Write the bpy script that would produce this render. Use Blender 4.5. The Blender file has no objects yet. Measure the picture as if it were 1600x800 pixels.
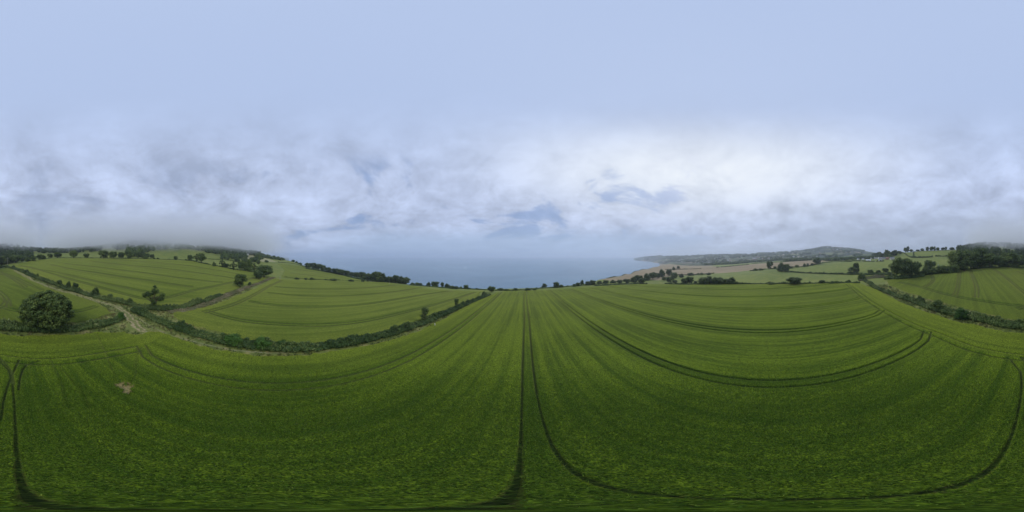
import bpy, math, random
import numpy as np
from math import radians, sin, cos, tan, pi

C = bpy.context.scene
COL = C.collection
rng = np.random.default_rng(7)
random.seed(7)

# ------------------------------------------------------------------ camera
CAMZ = 110.0                       # camera height above the sea
HEAD = radians(4.5)                # heading of the drilled rows
cam_d = bpy.data.cameras.new('camera')
cam_d.type = 'PANO'
cam_d.panorama_type = 'EQUIRECTANGULAR'
cam_d.clip_start = 0.1
cam_d.clip_end = 90000
cam = bpy.data.objects.new('camera', cam_d)
cam.location = (0, 0, CAMZ)
cam.rotation_euler = (pi/2, 0, 0)
COL.objects.link(cam)
C.camera = cam
C.render.engine = 'CYCLES'
C.view_settings.view_transform = 'Standard'
C.view_settings.look = 'None'
C.view_settings.gamma = 1
C.view_settings.exposure = 0.0
C.view_settings.use_curve_mapping = False
C.cycles.use_denoising = True
C.cycles.denoiser = 'OPENIMAGEDENOISE'
C.cycles.denoising_input_passes = 'RGB_ALBEDO_NORMAL'
C.cycles.denoising_prefilter = 'ACCURATE'
C.cycles.max_bounces = 6
C.cycles.diffuse_bounces = 3
C.cycles.glossy_bounces = 2
C.cycles.transmission_bounces = 2
C.cycles.volume_bounces = 3
C.cycles.transparent_max_bounces = 8
C.cycles.volume_step_rate = 1.0
C.cycles.volume_max_steps = 256

# ------------------------------------------------------------------ world and sun
SUN_EL, SUN_AZ = radians(41), radians(66)      # azimuth clockwise from +Y
class NT:
    """tiny helper for building node trees"""
    def __init__(s, tree): s.t = tree; s.n = tree.nodes; s.l = tree.links
    def new(s, typ, ins=None, **props):
        nd = s.n.new(typ)
        for k, v in props.items(): setattr(nd, k, v)
        if ins:
            for k, v in ins.items():
                sock = nd.inputs[k]
                if isinstance(v, bpy.types.NodeSocket): s.l.new(v, sock)
                else: sock.default_value = v
        return nd
    def math(s, op, a, b=None, clamp=False):
        ins = {0: a}
        if b is not None: ins[1] = b
        return s.new('ShaderNodeMath', ins, operation=op, use_clamp=clamp).outputs[0]
    def mix(s, f, a, b, blend='MIX'):
        nd = s.n.new('ShaderNodeMix'); nd.data_type = 'RGBA'; nd.blend_type = blend
        for k, v in ((0, f), (6, a), (7, b)):
            if isinstance(v, bpy.types.NodeSocket): s.l.new(v, nd.inputs[k])
            else: nd.inputs[k].default_value = v if k == 0 else (*v[:3], 1)
        return nd.outputs[2]
    def mapr(s, v, a, b, c=0.0, d=1.0, smooth=False):
        nd = s.new('ShaderNodeMapRange', {0: v, 1: a, 2: b, 3: c, 4: d})
        if smooth: nd.interpolation_type = 'SMOOTHSTEP'
        return nd.outputs[0]
    def noise(s, vec, scale, detail=3, rough=0.5, dist=0.0):
        return s.new('ShaderNodeTexNoise', {'Vector': vec, 'Scale': scale, 'Detail': detail,
                                            'Roughness': rough, 'Distortion': dist}).outputs['Fac']
    def attr(s, name, out='Fac'):
        return s.new('ShaderNodeAttribute', attribute_name=name).outputs[out]

W = bpy.data.worlds.new('World'); C.world = W; W.use_nodes = True
w = NT(W.node_tree); w.n.clear()
sky = w.new('ShaderNodeTexSky', sky_type='NISHITA', sun_disc=False, sun_elevation=SUN_EL,
            sun_rotation=SUN_AZ, altitude=100, air_density=1.0, dust_density=2.0, ozone_density=1.5)
tc = w.new('ShaderNodeTexCoord')
D = tc.outputs['Generated']
sep = w.new('ShaderNodeSeparateXYZ', {0: D})
X_, Y_, Z_ = sep.outputs
el = w.math('MULTIPLY', w.math('ARCSINE', Z_), 180/pi)
# cloud layer: direction projected on a high flat deck, bent so that it does not crowd at the horizon
den = w.math('ADD', w.math('MAXIMUM', Z_, 0.0), 0.30)
deck = w.new('ShaderNodeCombineXYZ', {0: w.math('DIVIDE', X_, den), 1: w.math('DIVIDE', Y_, den), 2: 0.37})
n1 = w.noise(deck.outputs[0], 1.25, 9, 0.60, 0.55)
n2 = w.noise(deck.outputs[0], 3.4, 8, 0.65, 0.3)
deck2 = w.new('ShaderNodeVectorMath', {0: deck.outputs[0], 1: (11.3, 4.7, 2.0)}, operation='ADD')
n3 = w.noise(deck2.outputs[0], 0.5, 4, 0.5, 0.3)
sd = (sin(SUN_AZ)*cos(SUN_EL-radians(10)), cos(SUN_AZ)*cos(SUN_EL-radians(10)), sin(SUN_EL-radians(10)))
dt = w.new('ShaderNodeVectorMath', {0: D, 1: sd}, operation='DOT_PRODUCT').outputs['Value']
glow = w.math('POWER', w.math('MAXIMUM', dt, 0.0), 2.2)
base = w.mix(w.mapr(el, 20, 60, 0, 1, True), (0.485, 0.565, 0.77), (0.455, 0.565, 0.815))
shade = w.mapr(w.math('ADD', w.math('MULTIPLY', n1, 0.54), w.math('MULTIPLY', n2, 0.46)), 0.38, 0.62, 0.74, 1.30)
low = w.mapr(el, 62, 20, 0, 1, True)
shade = w.math('ADD', w.math('MULTIPLY', shade, low), w.math('SUBTRACT', 1.0, low))
cl = w.mix(1.0, base, w.new('ShaderNodeCombineXYZ', {0: shade, 1: shade, 2: shade}).outputs[0], 'MULTIPLY')
band = w.mapr(w.math('ABSOLUTE', w.math('SUBTRACT', el, 30)), 0, 24, 1, 0, True)
gl2 = w.math('MULTIPLY', w.math('MULTIPLY', glow, w.math('ADD', w.math('MULTIPLY', band, 0.9), 0.1)), w.math('MULTIPLY', shade, 0.80))
cl = w.mix(gl2, cl, (0.90, 0.95, 1.01))
landward = w.mapr(Y_, 0.45, -0.6, 0, 1, True)
greyf = w.math('MULTIPLY', w.math('MULTIPLY', w.mapr(el, 22, 1, 0, 0.85, True), landward),
               w.mapr(n3, 0.35, 0.6, 0.5, 1.0))
cl = w.mix(greyf, cl, (0.33, 0.385, 0.48))
skyc = w.mix(1.0, sky.outputs[0], (0.085, 0.085, 0.085), 'MULTIPLY')
seaward = w.mapr(Y_, -0.3, 0.5, 0.0, 1.0, True)
gap = w.math('MULTIPLY', w.mapr(w.math('ADD', w.math('MULTIPLY', n3, 0.3), w.math('MULTIPLY', n1, 0.7)), 0.478, 0.415, 0, 1, True),
             w.mapr(el, 38, 26, 0, 1, True))
gap = w.math('MULTIPLY', gap, w.math('ADD', 0.12, w.math('MULTIPLY', seaward, 0.50)))
lowblue = w.math('MULTIPLY', w.mapr(el, 12, 4, 0, 0.7, True), w.mapr(Y_, 0.1, 0.8, 0, 1, True))
colr = w.mix(gap, cl, w.mix(0.3, (0.22, 0.37, 0.72), skyc))
colr = w.mix(lowblue, colr, (0.36, 0.49, 0.70))
colr = w.mix(w.mapr(el, 0, -3), colr, (0.25, 0.3, 0.38))
bg = w.new('ShaderNodeBackground', {'Color': colr, 'Strength': 1.0})
w.l.new(bg.outputs[0], w.new('ShaderNodeOutputWorld').inputs[0])

sun_d = bpy.data.lights.new('sun', 'SUN')
sun_d.energy = 1.5; sun_d.angle = radians(14); sun_d.color = (1, 0.965, 0.9)
sun = bpy.data.objects.new('sun', sun_d); COL.objects.link(sun)
sun.rotation_euler = (pi/2 - SUN_EL, 0, -SUN_AZ + pi)   # lamp shines along -Z
import mathutils
_d = mathutils.Vector((sin(SUN_AZ)*cos(SUN_EL), cos(SUN_AZ)*cos(SUN_EL), sin(SUN_EL)))
sun.rotation_euler = _d.to_track_quat('Z', 'Y').to_euler()
sun.location = (0, 0, 200)

# ------------------------------------------------------------------ numpy noise
def vnoise(x, y, seed=0):
    xi = np.floor(x).astype(np.int64); yi = np.floor(y).astype(np.int64)
    xf = x-xi; yf = y-yi
    xf = xf*xf*(3-2*xf); yf = yf*yf*(3-2*yf)
    def h(a, b):
        n = (a*374761393 + b*668265263 + seed*974634777) & 0xffffffff
        n = ((n ^ (n >> 13))*1274126177) & 0xffffffff
        return ((n ^ (n >> 16)) & 0xffff)/65535.0
    return (h(xi, yi)*(1-xf)+h(xi+1, yi)*xf)*(1-yf)+(h(xi, yi+1)*(1-xf)+h(xi+1, yi+1)*xf)*yf
def fbm(x, y, seed=0, oct=4):
    s = 0; a = 0.5; t = 0
    for o in range(oct):
        s = s + a*vnoise(x*2**o, y*2**o, seed+o); t += a; a *= .5
    return s/t

# ------------------------------------------------------------------ terrain
# heights come from a survey: per bearing (1600 steps round) a list of stations
# (distance, bearing-step reading y) or ('z', distance, height relative to the camera)
def plane(az, r):
    f = r*np.cos(az-HEAD)
    return -25 - 0.055*f - 0.00012*np.where(f > 0, f*f, 0)
COLS = {
 0: (50, [(230,420),(300,412),(450,396),(600,384),(900,385),(2000,388)]),
 50: (60, [(110,438),(230,409),(262,406.5),(400,398),(520,392),(650,388),(1000,390)]),
 100: (60, [(100,453),(260,403.5),(300,402.5),(420,396),(520,393),(700,391),(1200,391)]),
 150: (62, [(80,469),(260,403.5),(300,402),(400,396),(520,390),(700,388)]),
 200: (55, [(75,477),(255,404),(300,401),(380,394),(500,384),(650,378),(900,378)]),
 250: (64, [(80,475),(250,405.5),(300,404),(420,392),(520,385),(650,379),(900,378)]),
 300: (75, [(90,468),(240,408),(300,406),(400,393),(520,387),(700,384),(900,384)]),
 350: (85, [(105,456),(220,417),(300,409),(400,402),(520,392),(650,387),(900,388)]),
 400: (100, [(150,442),(215,426),(300,413),(400,405),(480,399),(600,395),(800,402)]),
 430: (150, [(195,433),(215,431),(300,417),(400,410),(500,403),(600,401),(760,420)]),
 460: (172, [(190,436),(300,424),(380,415),(450,409),(520,409.5),('z',700,-60),('z',820,-130)]),
 500: (178, [(190,437.5),(300,426),(380,420),(430,421),('z',560,-130)]),
 520: (182, [(195,438.7),(280,430.5),(340,425),(385,426.5),('z',500,-130)]),
 535: (190, [(200,439.5),(280,431.8),(340,428.6),(360,429.5),('z',470,-130)]),
 550: (198, [(208,440),(260,435.5),(315,432.6),(330,433),('z',450,-130)]),
 570: (205, [(215,440.5),(250,437.8),(285,436.8),(295,437.2),('z',410,-130)]),
 590: (203, [(210,442.2),(245,440.4),(262,440),('z',380,-130)]),
 612: (200, [(206,443.8),(236,441.6),(250,441.2),('z',360,-130)]),
 640: (188, [(195,447.8),(230,444.8),(248,444.3),('z',350,-130)]),
 700: (166, [(175,454.6),(205,450.6),(225,449.6),('z',320,-130)]),
 770: (172, [(180,455.6),(205,452.4),(225,451.4),('z',320,-130)]),
 820: (177, [(185,454.6),(212,451.2),(232,450.4),('z',330,-130)]),
 860: (183, [(190,452.6),(216,449),(240,448),('z',340,-130)]),
 900: (193, [(200,449),(228,445.6),(255,444.6),('z',360,-130)]),
 930: (205, [(250,442),(310,438.5),('z',340,-50),('z',450,-130)]),
 950: (210, [(260,442),(345,433.5),('z',380,-50),('z',490,-130)]),
 975: (214, [(260,442),(440,427),('z',480,-60),('z',600,-130)]),
 988: (215, [(260,443),(400,431.5),(560,423.5),('z',600,-60),('z',730,-130),('z',3900,-130),('z',4300,-130)]),
 1000: (214, [(260,444),(400,432),(660,420.5),('z',720,-62),('z',850,-130),('z',3850,-130),('z',4000,-108),('z',4100,-70),(4500,402.5)]),
 1015: (208, [(260,445),(400,432.5),(850,417.5),('z',920,-66),('z',1050,-130),('z',3200,-130),('z',3400,-108),('z',3500,-70),(4000,401)]),
 1027: (202, [(260,445),(400,433),(1000,415),('z',1100,-70),('z',1300,-125),('z',2450,-125),('z',2560,-108),(3500,400.5)]),
 1040: (195, [(250,446),(380,433),(650,420),(1000,414),(1300,412),(1600,412.5),(2200,409),(3500,400)]),
 1100: (168, [(230,442),(330,433),(420,428.5),(650,418),(800,416),(1200,413),(2000,406),(3200,399)]),
 1150: (156, [(210,442),(350,428.5),(400,427),(600,416),(700,415),(1100,411),(1800,404),(3000,397.5)]),
 1200: (145, [(200,441),(330,422),(420,420),(550,412),(650,411),(1000,408),(1700,402),(3000,395.5)]),
 1250: (138, [(200,441),(300,428),(420,418),(550,409.5),(700,408),(1000,405),(1500,400),(2600,392.5),(3500,393)]),
 1290: (133, [(200,440),(280,428),(420,414),(550,409),(700,408),(1000,405),(1500,400),(2600,385.5),(3200,386)]),
 1330: (130, [(190,439),(270,428),(430,409),(600,406),(900,403),(1500,398),(2600,388.5),(3300,389)]),
 1365: (122, [(180,437),(260,425),(420,408),(550,406),(800,402),(1200,398),(2500,394)]),
 1400: (92, [(140,434),(200,434),(350,408),(450,402),(560,395),(700,397)]),
 1440: (72, [(155,430),(210,430),(330,409),(420,402),(520,392),(700,394)]),
 1490: (60, [(175,423),(210,423),(330,407),(420,400),(520,390.5),(700,392)]),
 1540: (54, [(200,418),(240,417),(330,404),(450,390),(560,384),(700,385)]),
 1580: (51, [(210,417.5),(250,416.5),(330,405),(450,392),(560,385),(800,386)]),
}
RG = np.concatenate([np.arange(0, 40, 2), np.geomspace(40, 9000, 420)])
cx = sorted(COLS)
prof = []
for x in cx:
    r0, kn = COLS[x]; az = (x-800)*2*pi/1600
    rr = list(np.linspace(0, r0, 14)); zz = list(plane(az, np.array(rr)))
    for k in kn:
        if k[0] == 'z': rr.append(k[1]); zz.append(k[2])
        else: rr.append(k[0]); zz.append(-k[0]*tan(radians((k[1]-400)*.225)))
    rr.append(10000); zz.append(zz[-1])
    prof.append(np.interp(RG, rr, zz))
prof = np.array(prof)
NA = 1600
ax = np.arange(NA)
cxx = np.array(cx + [cx[0]+1600]); pp = np.vstack([prof, prof[:1]])
TG = np.empty((NA, len(RG)))
idx = np.clip(np.searchsorted(cxx, ax, side='right')-1, 0, len(cxx)-2)
t = ((ax-cxx[idx])/(cxx[idx+1]-cxx[idx]))[:, None]
TG = pp[idx]*(1-t)+pp[idx+1]*t
def blur(a, sig, axis, wrap):
    k = np.arange(-int(3*sig), int(3*sig)+1); g = np.exp(-k**2/(2*sig*sig)); g /= g.sum()
    out = np.zeros_like(a)
    for kk, gg in zip(k, g):
        if wrap: out += gg*np.roll(a, kk, axis)
        else:
            ii = np.clip(np.arange(a.shape[axis])+kk, 0, a.shape[axis]-1)
            out += gg*np.take(a, ii, axis)
    return out
TG = blur(TG, 4, 0, True)
TG = blur(TG, .9, 1, False)
def terrain(x, y):
    """height (world z) of the bare ground"""
    x = np.asarray(x, float); y = np.asarray(y, float)
    r = np.hypot(x, y); az = np.arctan2(x, y)
    a = (az/(2*pi)*1600+800) % 1600
    a0 = np.floor(a).astype(int) % 1600; a1 = (a0+1) % 1600; ta = a-np.floor(a)
    ri = np.clip(np.searchsorted(RG, r, side='right')-1, 0, len(RG)-2)
    tr = np.clip((r-RG[ri])/(RG[ri+1]-RG[ri]), 0, 1)
    z = (TG[a0, ri]*(1-tr)+TG[a0, ri+1]*tr)*(1-ta)+(TG[a1, ri]*(1-tr)+TG[a1, ri+1]*tr)*ta
    w2 = np.clip((r-60)/200, 0, 1)
    z = z + w2*(fbm(x/60, y/60, 3, 3)-.5)*1.6
    w3 = np.clip((r-600)/2000, 0, 1)
    z = z + w3*(fbm(x/350, y/350, 9, 3)-.5)*26*(z > -100)
    return z+CAMZ
RS = np.concatenate([np.arange(.5, 60, .25), np.geomspace(60, 9000, 3000)])
def P(px, py):
    """ground point seen along a bearing / depression reading"""
    az = (px-800)*2*pi/1600; te = tan(radians((400-py)*.225))
    xs = RS*sin(az); ys = RS*cos(az)
    z = terrain(xs, ys)-CAMZ
    land = z > -108
    hit = np.nonzero((z >= RS*te) & land)[0]
    i = hit[0] if len(hit) else int(np.argmax(np.where(land, z/RS, -9)))
    return (xs[i], ys[i])
def PR(px, r):
    az = (px-800)*2*pi/1600
    return (r*sin(az), r*cos(az))
def PP(pts): return np.array([P(*p) if len(p) == 2 else PR(p[0], p[1]) for p in pts])
def UF(u, f): return (u*cos(HEAD)+f*sin(HEAD), -u*sin(HEAD)+f*cos(HEAD))

def inpoly(x, y, poly):
    res = np.zeros(x.shape, bool)
    n = len(poly)
    bx = (x > poly[:, 0].min()) & (x < poly[:, 0].max()) & (y > poly[:, 1].min()) & (y < poly[:, 1].max())
    ii = np.nonzero(bx)[0]; xs = x[ii]; ys = y[ii]; rr = np.zeros(len(ii), bool)
    for i in range(n):
        x0, y0 = poly[i]; x1, y1 = poly[(i+1) % n]
        if y0 == y1: continue
        c = ((y0 > ys) != (y1 > ys)) & (xs < (x1-x0)*(ys-y0)/(y1-y0)+x0)
        rr ^= c
    res[ii] = rr
    return res
def linedist(x, y, pl, maxd, d=None):
    """distance from points to a polyline, capped at maxd"""
    if d is None: d = np.full(x.shape, float(maxd))
    for i in range(len(pl)-1):
        a = pl[i]; b = pl[i+1]
        m = (x > min(a[0], b[0])-maxd) & (x < max(a[0], b[0])+maxd) & (y > min(a[1], b[1])-maxd) & (y < max(a[1], b[1])+maxd)
        ii = np.nonzero(m)[0]
        if not len(ii): continue
        v = np.array(b)-np.array(a); L = (v**2).sum()+1e-9
        tt = np.clip(((x[ii]-a[0])*v[0]+(y[ii]-a[1])*v[1])/L, 0, 1)
        dd = np.hypot(x[ii]-a[0]-tt*v[0], y[ii]-a[1]-tt*v[1])
        d[ii] = np.minimum(d[ii], dd)
    return d
def smooth_line(pl, n=4):
    """Catmull-Rom resampling"""
    p = np.vstack([2*pl[0]-pl[1], pl, 2*pl[-1]-pl[-2]]); out = []
    for i in range(1, len(p)-2):
        for k in range(n):
            s = k/n
            out.append(.5*((2*p[i])+(-p[i-1]+p[i+1])*s+(2*p[i-1]-5*p[i]+4*p[i+1]-p[i+2])*s*s+(-p[i-1]+3*p[i]-3*p[i+1]+p[i+2])*s**3))
    out.append(p[-2]); return np.array(out)
def offset(pl, d):
    tg = np.gradient(pl, axis=0); tg /= np.linalg.norm(tg, axis=1)[:, None]+1e-9
    return pl+np.c_[-tg[:, 1], tg[:, 0]]*d

# field outlines
MAIN = PP([(775,458.5),(740,473),(700,495),(660,516),(610,533),(560,545),(500,555),(430,560),(370,554),(320,544),(280,531),(250,520),(232,521),
  (215,527),(190,521),(150,522),(100,526),(50,527),(0,525),(1575,521),(1550,517),(1500,506),(1450,490),(1400,470),(1370,454),(1345,444)])
MAIN = np.vstack([MAIN, [PR(1330,128),PR(1290,133),PR(1250,137),PR(1200,145),PR(1150,155),PR(1100,167),PR(1040,194),PR(1000,211),PR(960,210),PR(930,203),PR(900,193),PR(860,183),PR(820,177),PR(790,174)]])
LEFT = PP([(268,489),(300,486),(330,479),(360,467),(390,455),(410,446),(428,436),(455,437.5),(500,438.5),(570,441),(600,441.5)])
LEFT = np.vstack([LEFT, [PR(650,187),PR(700,165),PR(752,168)], PP([(742,469),(715,478),(690,487),(660,500),(600,521),(540,534),(480,539.5),(420,538.5),(370,530),(330,519),(295,508),(270,497)])])
UPPER = np.vstack([[PR(20,225),PR(50,250),PR(80,258),PR(150,258),PR(200,253),PR(250,248),PR(300,238),PR(340,222),PR(370,217),PR(400,213),PR(424,200)],
  PP([(405,440),(380,447),(350,459),(320,470),(280,479),(240,482),(210,475.5),(180,467),(150,459.5),(110,448),(80,438.5),(60,432),(35,421)])])
BACK = np.vstack([PP([(30,426),(50,440),(80,452),(110,460),(150,474),(168,484),(174,492),(150,499),(120,506),(60,507),(0,504),(1575,500),(1540,493),(1500,481),(1450,469),(1420,459),(1390,447)]),
  [PR(1385,130),PR(1400,138),PR(1440,153),PR(1490,173),PR(1540,198),PR(1580,208),PR(1599,218),PR(12,225)]])
SECOND = np.vstack([PP([(440,433),(445,422)]), [PR(432,380),PR(470,385),PR(500,378),PR(530,320),PR(560,250),PR(572,222)], PP([(570,440),(500,437),(455,435.5)])])
HILLF = PP([(205,402.5),(225,399.5),(240,394),(262,389),(300,389.5),(318,394),(345,398),(352,402),(300,404.5),(250,403.5)])
PALE = PP([(40,402),(45,397.5),(100,395.8),(150,395.5),(180,396),(178,401.5),(120,402)])
BUFF1 = PP([(384,399),(397,399),(396,409),(389,409)])
BUFF2 = PP([(412,402.5),(434,409),(410,408.8),(402,408)])
BROWN = PP([(935,437),(958,432),(978,427.5),(1002,421.5),(1028,415.8),(1060,414.5),(1110,415.5),(1125,417.5),(1160,414),(1200,411),(1225,409.8),(1280,406.5),(1296,408),
  (1268,414),(1225,419),(1205,419),(1175,422),(1140,426),(1100,428.5),(1060,431),(1040,433),(1030,438),(1000,436),(960,440)])
HILLR = PP([(1386,405),(1400,396.5),(1440,392.5),(1490,390.5),(1490,399),(1440,403.5),(1400,407)])
HILLR2 = PP([(1424,408),(1456,404),(1486,402.5),(1500,416),(1480,424),(1430,424)])

# tracks: centre lines
TR = [PP([(14,418),(30,427),(50,438),(80,449.5),(110,457.5),(150,470),(172,476),(186,481),(197,491),(209,503),(222,517)])]
FOOT = [PP([(222,517),(255,525),(285,538),(320,548.5),(360,555),(400,559.5),(440,560.5),(500,556.5),(560,546),(620,530),(676,511),(722,489),(762,466)])]
FOOT2 = [PP([(205,492),(232,508),(262,523),(300,533),(350,545),(400,551),(450,552)])]
BARE = [PP([(181,602),(190,600),(196,604),(204,601),(211,607),(205,617),(194,616),(186,611)]),
        PP([(211,510),(219,511),(228,517),(225,522),(215,521),(211,515)]),
        PP([(174,476),(188,477),(194,482),(187,486),(181,482)]),
        PP([(1452,764),(1470,762),(1500,764),(1490,768),(1465,769)])]
# tramlines
tram = []      # (polyline, gauge, width)
HL = smooth_line(PP([(1324,445),(1352,468),(1380,486),(1425,510),(1465,526),(1515,546),(1560,557),(1599,562)]))
HL2 = smooth_line(PP([(1599,562),(30,566),(56,568),(112,565),(169,556.5),(216,547)]))
HLA = np.vstack([HL, HL2[1:]])
hu = HLA[:, 0]*cos(HEAD)-HLA[:, 1]*sin(HEAD); hf = HLA[:, 0]*sin(HEAD)+HLA[:, 1]*cos(HEAD)
o = np.argsort(hu); hu, hf = hu[o], hf[o]
def fback(u): return np.interp(u, hu, hf)
tram.append((HLA, 2.3, .34))
for k in range(-1, 7):
    u0 = 0.5+24.4*k if k >= 0 else -23.6
    fb = float(fback(u0))
    fs = np.linspace(fb, 215, 60)
    wob = (vnoise(fs/35, fs*0+k*7.1, 5)-.5)*0.7
    bend = 3.2*np.exp(-(fs-fb)/3.0)*(1 if k >= 0 else -1)
    tram.append((np.array([UF(u0+a+b, f) for a, b, f in zip(wob, bend, fs)]), 2.1, .30))
trl = lambda pts: tram.append((smooth_line(PP(pts)), 1.9, .36))
trl([(325,488),(350,496),(380,503),(450,509),(540,507),(600,497),(660,482),(742,457.5)])
trl([(390,472),(430,478),(500,480),(580,475),(650,463),(705,455)])
trl([(418,458),(470,463),(540,463),(620,456),(665,449.5)])
trl([(430,449),(480,452),(540,452),(600,448),(630,445.5)])
trl([(318,489),(345,483),(370,475),(400,460),(420,448),(440,439)])
trl([(50,421),(90,426.5),(126,435),(157,442),(200,451),(223,456),(254,459)])
trl([(80,414),(144,426),(200,434.5),(236,439.5),(301,449)])
trl([(101,412),(144,417),(200,424),(225,427),(281,435),(347,442)])
trl([(140,408),(200,415),(247,419),(315,428),(365,436)])
trl([(180,406.5),(250,411),(320,420),(385,431)])
trl([(30,416),(60,422),(100,434),(150,448),(200,462),(230,468),(260,466),(301,455),(340,447),(367,441),(400,434)])
trl([(1405,442),(1425,446),(1445,451.5),(1470,459),(1500,466),(1530,471),(1560,475.5),(1580,478),(1599,480),(20,486),(60,489),(120,488),(150,480)])
trl([(1454,429),(1458,436),(1455,443),(1445,449)])
trl([(1500,425),(1498,440),(1496,452),(1492,463)])
trl([(1516,423.5),(1521,435),(1526,450),(1526,466)])
trl([(1553,421.5),(1566,430),(1580,441),(1599,457),(12,470),(14,480)])
trl([(0,425),(20,433),(45,445),(66,454)])
trl([(1599,457),(6,463),(10,470),(4,480),(1590,484)])
trl([(1590,425),(10,431),(40,450)])
for pts in ([(30,566),(24,578),(16,596),(7,625),(1,660)], [(62,567),(42,574),(33,588),(29,612)], [(1599,562),(10,572),(18,585),(22,604)]):
    tram.append((smooth_line(PP(pts)), .01, .3))
SEC_T = [smooth_line(PP([(452,427),(480,430),(520,436)])), smooth_line(PP([(448,418),(490,425),(535,434)]))]
for s in SEC_T: tram.append((s, 1.9, .4))

# ------------------------------------------------------------------ ground sheet
NAZ = 1900
r_ = [0.35]
while r_[-1] < 9000:
    r = r_[-1]
    dr = max(0.13, r*0.0042) if r < 260 else r*0.017
    if 230 < r < 700: dr = min(dr, 1.1 + (r-230)*.012)
    r_.append(r+dr)
RR = np.array(r_); NR = len(RR)
AZ = np.arange(NAZ)*2*pi/NAZ
gx = (RR[None, :]*np.sin(AZ)[:, None]).ravel(); gy = (RR[None, :]*np.cos(AZ)[:, None]).ravel()
gx = np.append(gx, 0.0); gy = np.append(gy, 0.0)
gz = terrain(gx, gy)
gr = np.hypot(gx, gy)
zone = np.zeros(len(gx), np.int8)       # 0 pasture
gu = gx*cos(HEAD)-gy*sin(HEAD); gf = gx*sin(HEAD)+gy*cos(HEAD)
jx = gx+(vnoise(gx/1.3, gy/1.3, 21)-.5)*.9+(vnoise(gx/5, gy/5, 25)-.5)*1.2; jy = gy+(vnoise(gx/1.3, gy/1.3, 22)-.5)*.9+(vnoise(gx/5, gy/5, 26)-.5)*1.2
zone[gr > 130] = 12
zone[gr > 900] = 9
for zid, poly in ((7, BROWN), (8, PALE), (8, HILLF), (6, BUFF1), (6, BUFF2), (8, HILLR), (8, HILLR2), (5, SECOND), (4, BACK), (3, UPPER), (2, LEFT), (1, MAIN)):
    zone[inpoly(jx, jy, poly)] = zid
# sea-edge scrub and cliff
slope_z = gz
zone[(gz < 60) & (gr < 1400) & ((zone == 0) | (zone == 12))] = 10
near = gr < 420
dT = linedist(jx, jy, TR[0], 3.0)
zone[(dT < 1.3) & (zone != 1)] = 11
dF = linedist(gx, gy, FOOT[0], 3.0)
dF2 = linedist(gx, gy, FOOT2[0], 3.0)
bare = np.zeros(len(gx)); jx2 = gx+(fbm(gx/.7, gy/.7, 81)-.5)*2.4; jy2 = gy+(fbm(gx/.7, gy/.7, 82)-.5)*2.4
for b in BARE[:1]+BARE[3:]:
    bare[inpoly(jx2, jy2, b)] = 1
for b in BARE[1:3]:
    zone[inpoly(jx, jy, b)] = 11
wheel = np.zeros(len(gx))
tw = np.abs(dT-0.85); wheel = np.maximum(wheel, np.clip(1-tw/0.5, 0, 1))
wheel = np.maximum(wheel, np.clip(1-np.abs(dF)/0.45, 0, 1)*.95)
wheel = np.maximum(wheel, np.clip(1-np.abs(dF2)/0.40, 0, 1)*.6)
wheel *= 0.55+0.6*vnoise(gx/1.1, gy/1.1, 31)
# wheel tracks pressed in the crop
trk = np.zeros(len(gx)); rr2 = np.random.default_rng(3)
crop_any = (zone >= 1) & (zone <= 5)
ci = np.nonzero(crop_any)[0]
dmin = np.zeros(len(ci))
for pl, g, wd in tram:
    for s in (-1, 1):
        L = offset(pl, s*g/2)
        d = linedist(gx[ci], gy[ci], L, 2.0)
        d1 = (.27+.8*np.maximum(0, gr[ci]*.0042-.06))*np.where(zone[ci] == 1, np.where(gu[ci] < -15, 1.45, np.where(gr[ci] < 22, .85, 1.05)), 1.9)*(.8+.4*vnoise(gx[ci]/.4, gy[ci]/.4, 61))
        m = np.clip((d1-d)/(d1-.10), 0, 1)
        dmin = np.maximum(dmin, m)
# tramlines 0.. do not run past the headland line
trk[ci] = dmin
m = (zone == 1) & (gf < fback(gu)-2.2)
dh = linedist(gx[m], gy[m], HLA, 6.0)
trk[np.nonzero(m)[0][dh > 2.6]] = 0
# random thin animal / spray lines near the back-left corner
for pts in ([(152,524),(163,548),(172,570),(186,597)],[(205,600),(212,585),(214,560),(222,545)],[(80,566),(96,600),(108,640)],[(95,575),(125,610),(138,640)]):
    d = linedist(gx[ci], gy[ci], smooth_line(PP(pts)), 1.5)
    trk[ci] = np.maximum(trk[ci], np.clip(.55-d/.8, 0, 1))
hgt = np.zeros(len(gx))
crop_h = np.where(zone == 1, .62, np.where(crop_any, .55, 0))
hgt += crop_h*(1-trk*.72)*(1-bare*.9)
brk = (fbm(gx/2.2, gy/2.2, 77, 3)-.5)
tipn = vnoise(gx/.17, gy/.17, 41)*.6+vnoise(gx/.36, gy/.36, 42)*.4
lod = np.clip(1.25-gr/75, .06, 1)
hgt += np.where(crop_any, (tipn-.55)*.14*lod+brk*.0, 0)*(1-trk*.8)
tipn = .60+(tipn-.60)*lod*.55
# rough verge ground
vg = (~crop_any) & (gr < 300)
hgt += np.where(vg, (fbm(gx/1.0, gy/1.0, 51, 3)-.4)*.5*(1-wheel*.8), 0)
gz2 = gz+hgt
# field coordinates for rows
fc0 = gu.copy(); fc1 = gf.copy()
hz = (zone == 1) & (gf < fback(gu))
fc0[hz] = (gf-fback(gu))[hz]+500; fc1[hz] = gu[hz]
def rowdir(zid, a, b):
    a = np.array(a); b = np.array(b); v = (b-a)/np.linalg.norm(b-a)
    m = zone == zid
    fc1[m] = gx[m]*v[0]+gy[m]*v[1]; fc0[m] = -gx[m]*v[1]+gy[m]*v[0]
rowdir(3, P(144,426), P(301,449)); rowdir(4, P(1516,424), P(1526,462)); rowdir(5, P(452,427), P(520,436))
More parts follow.
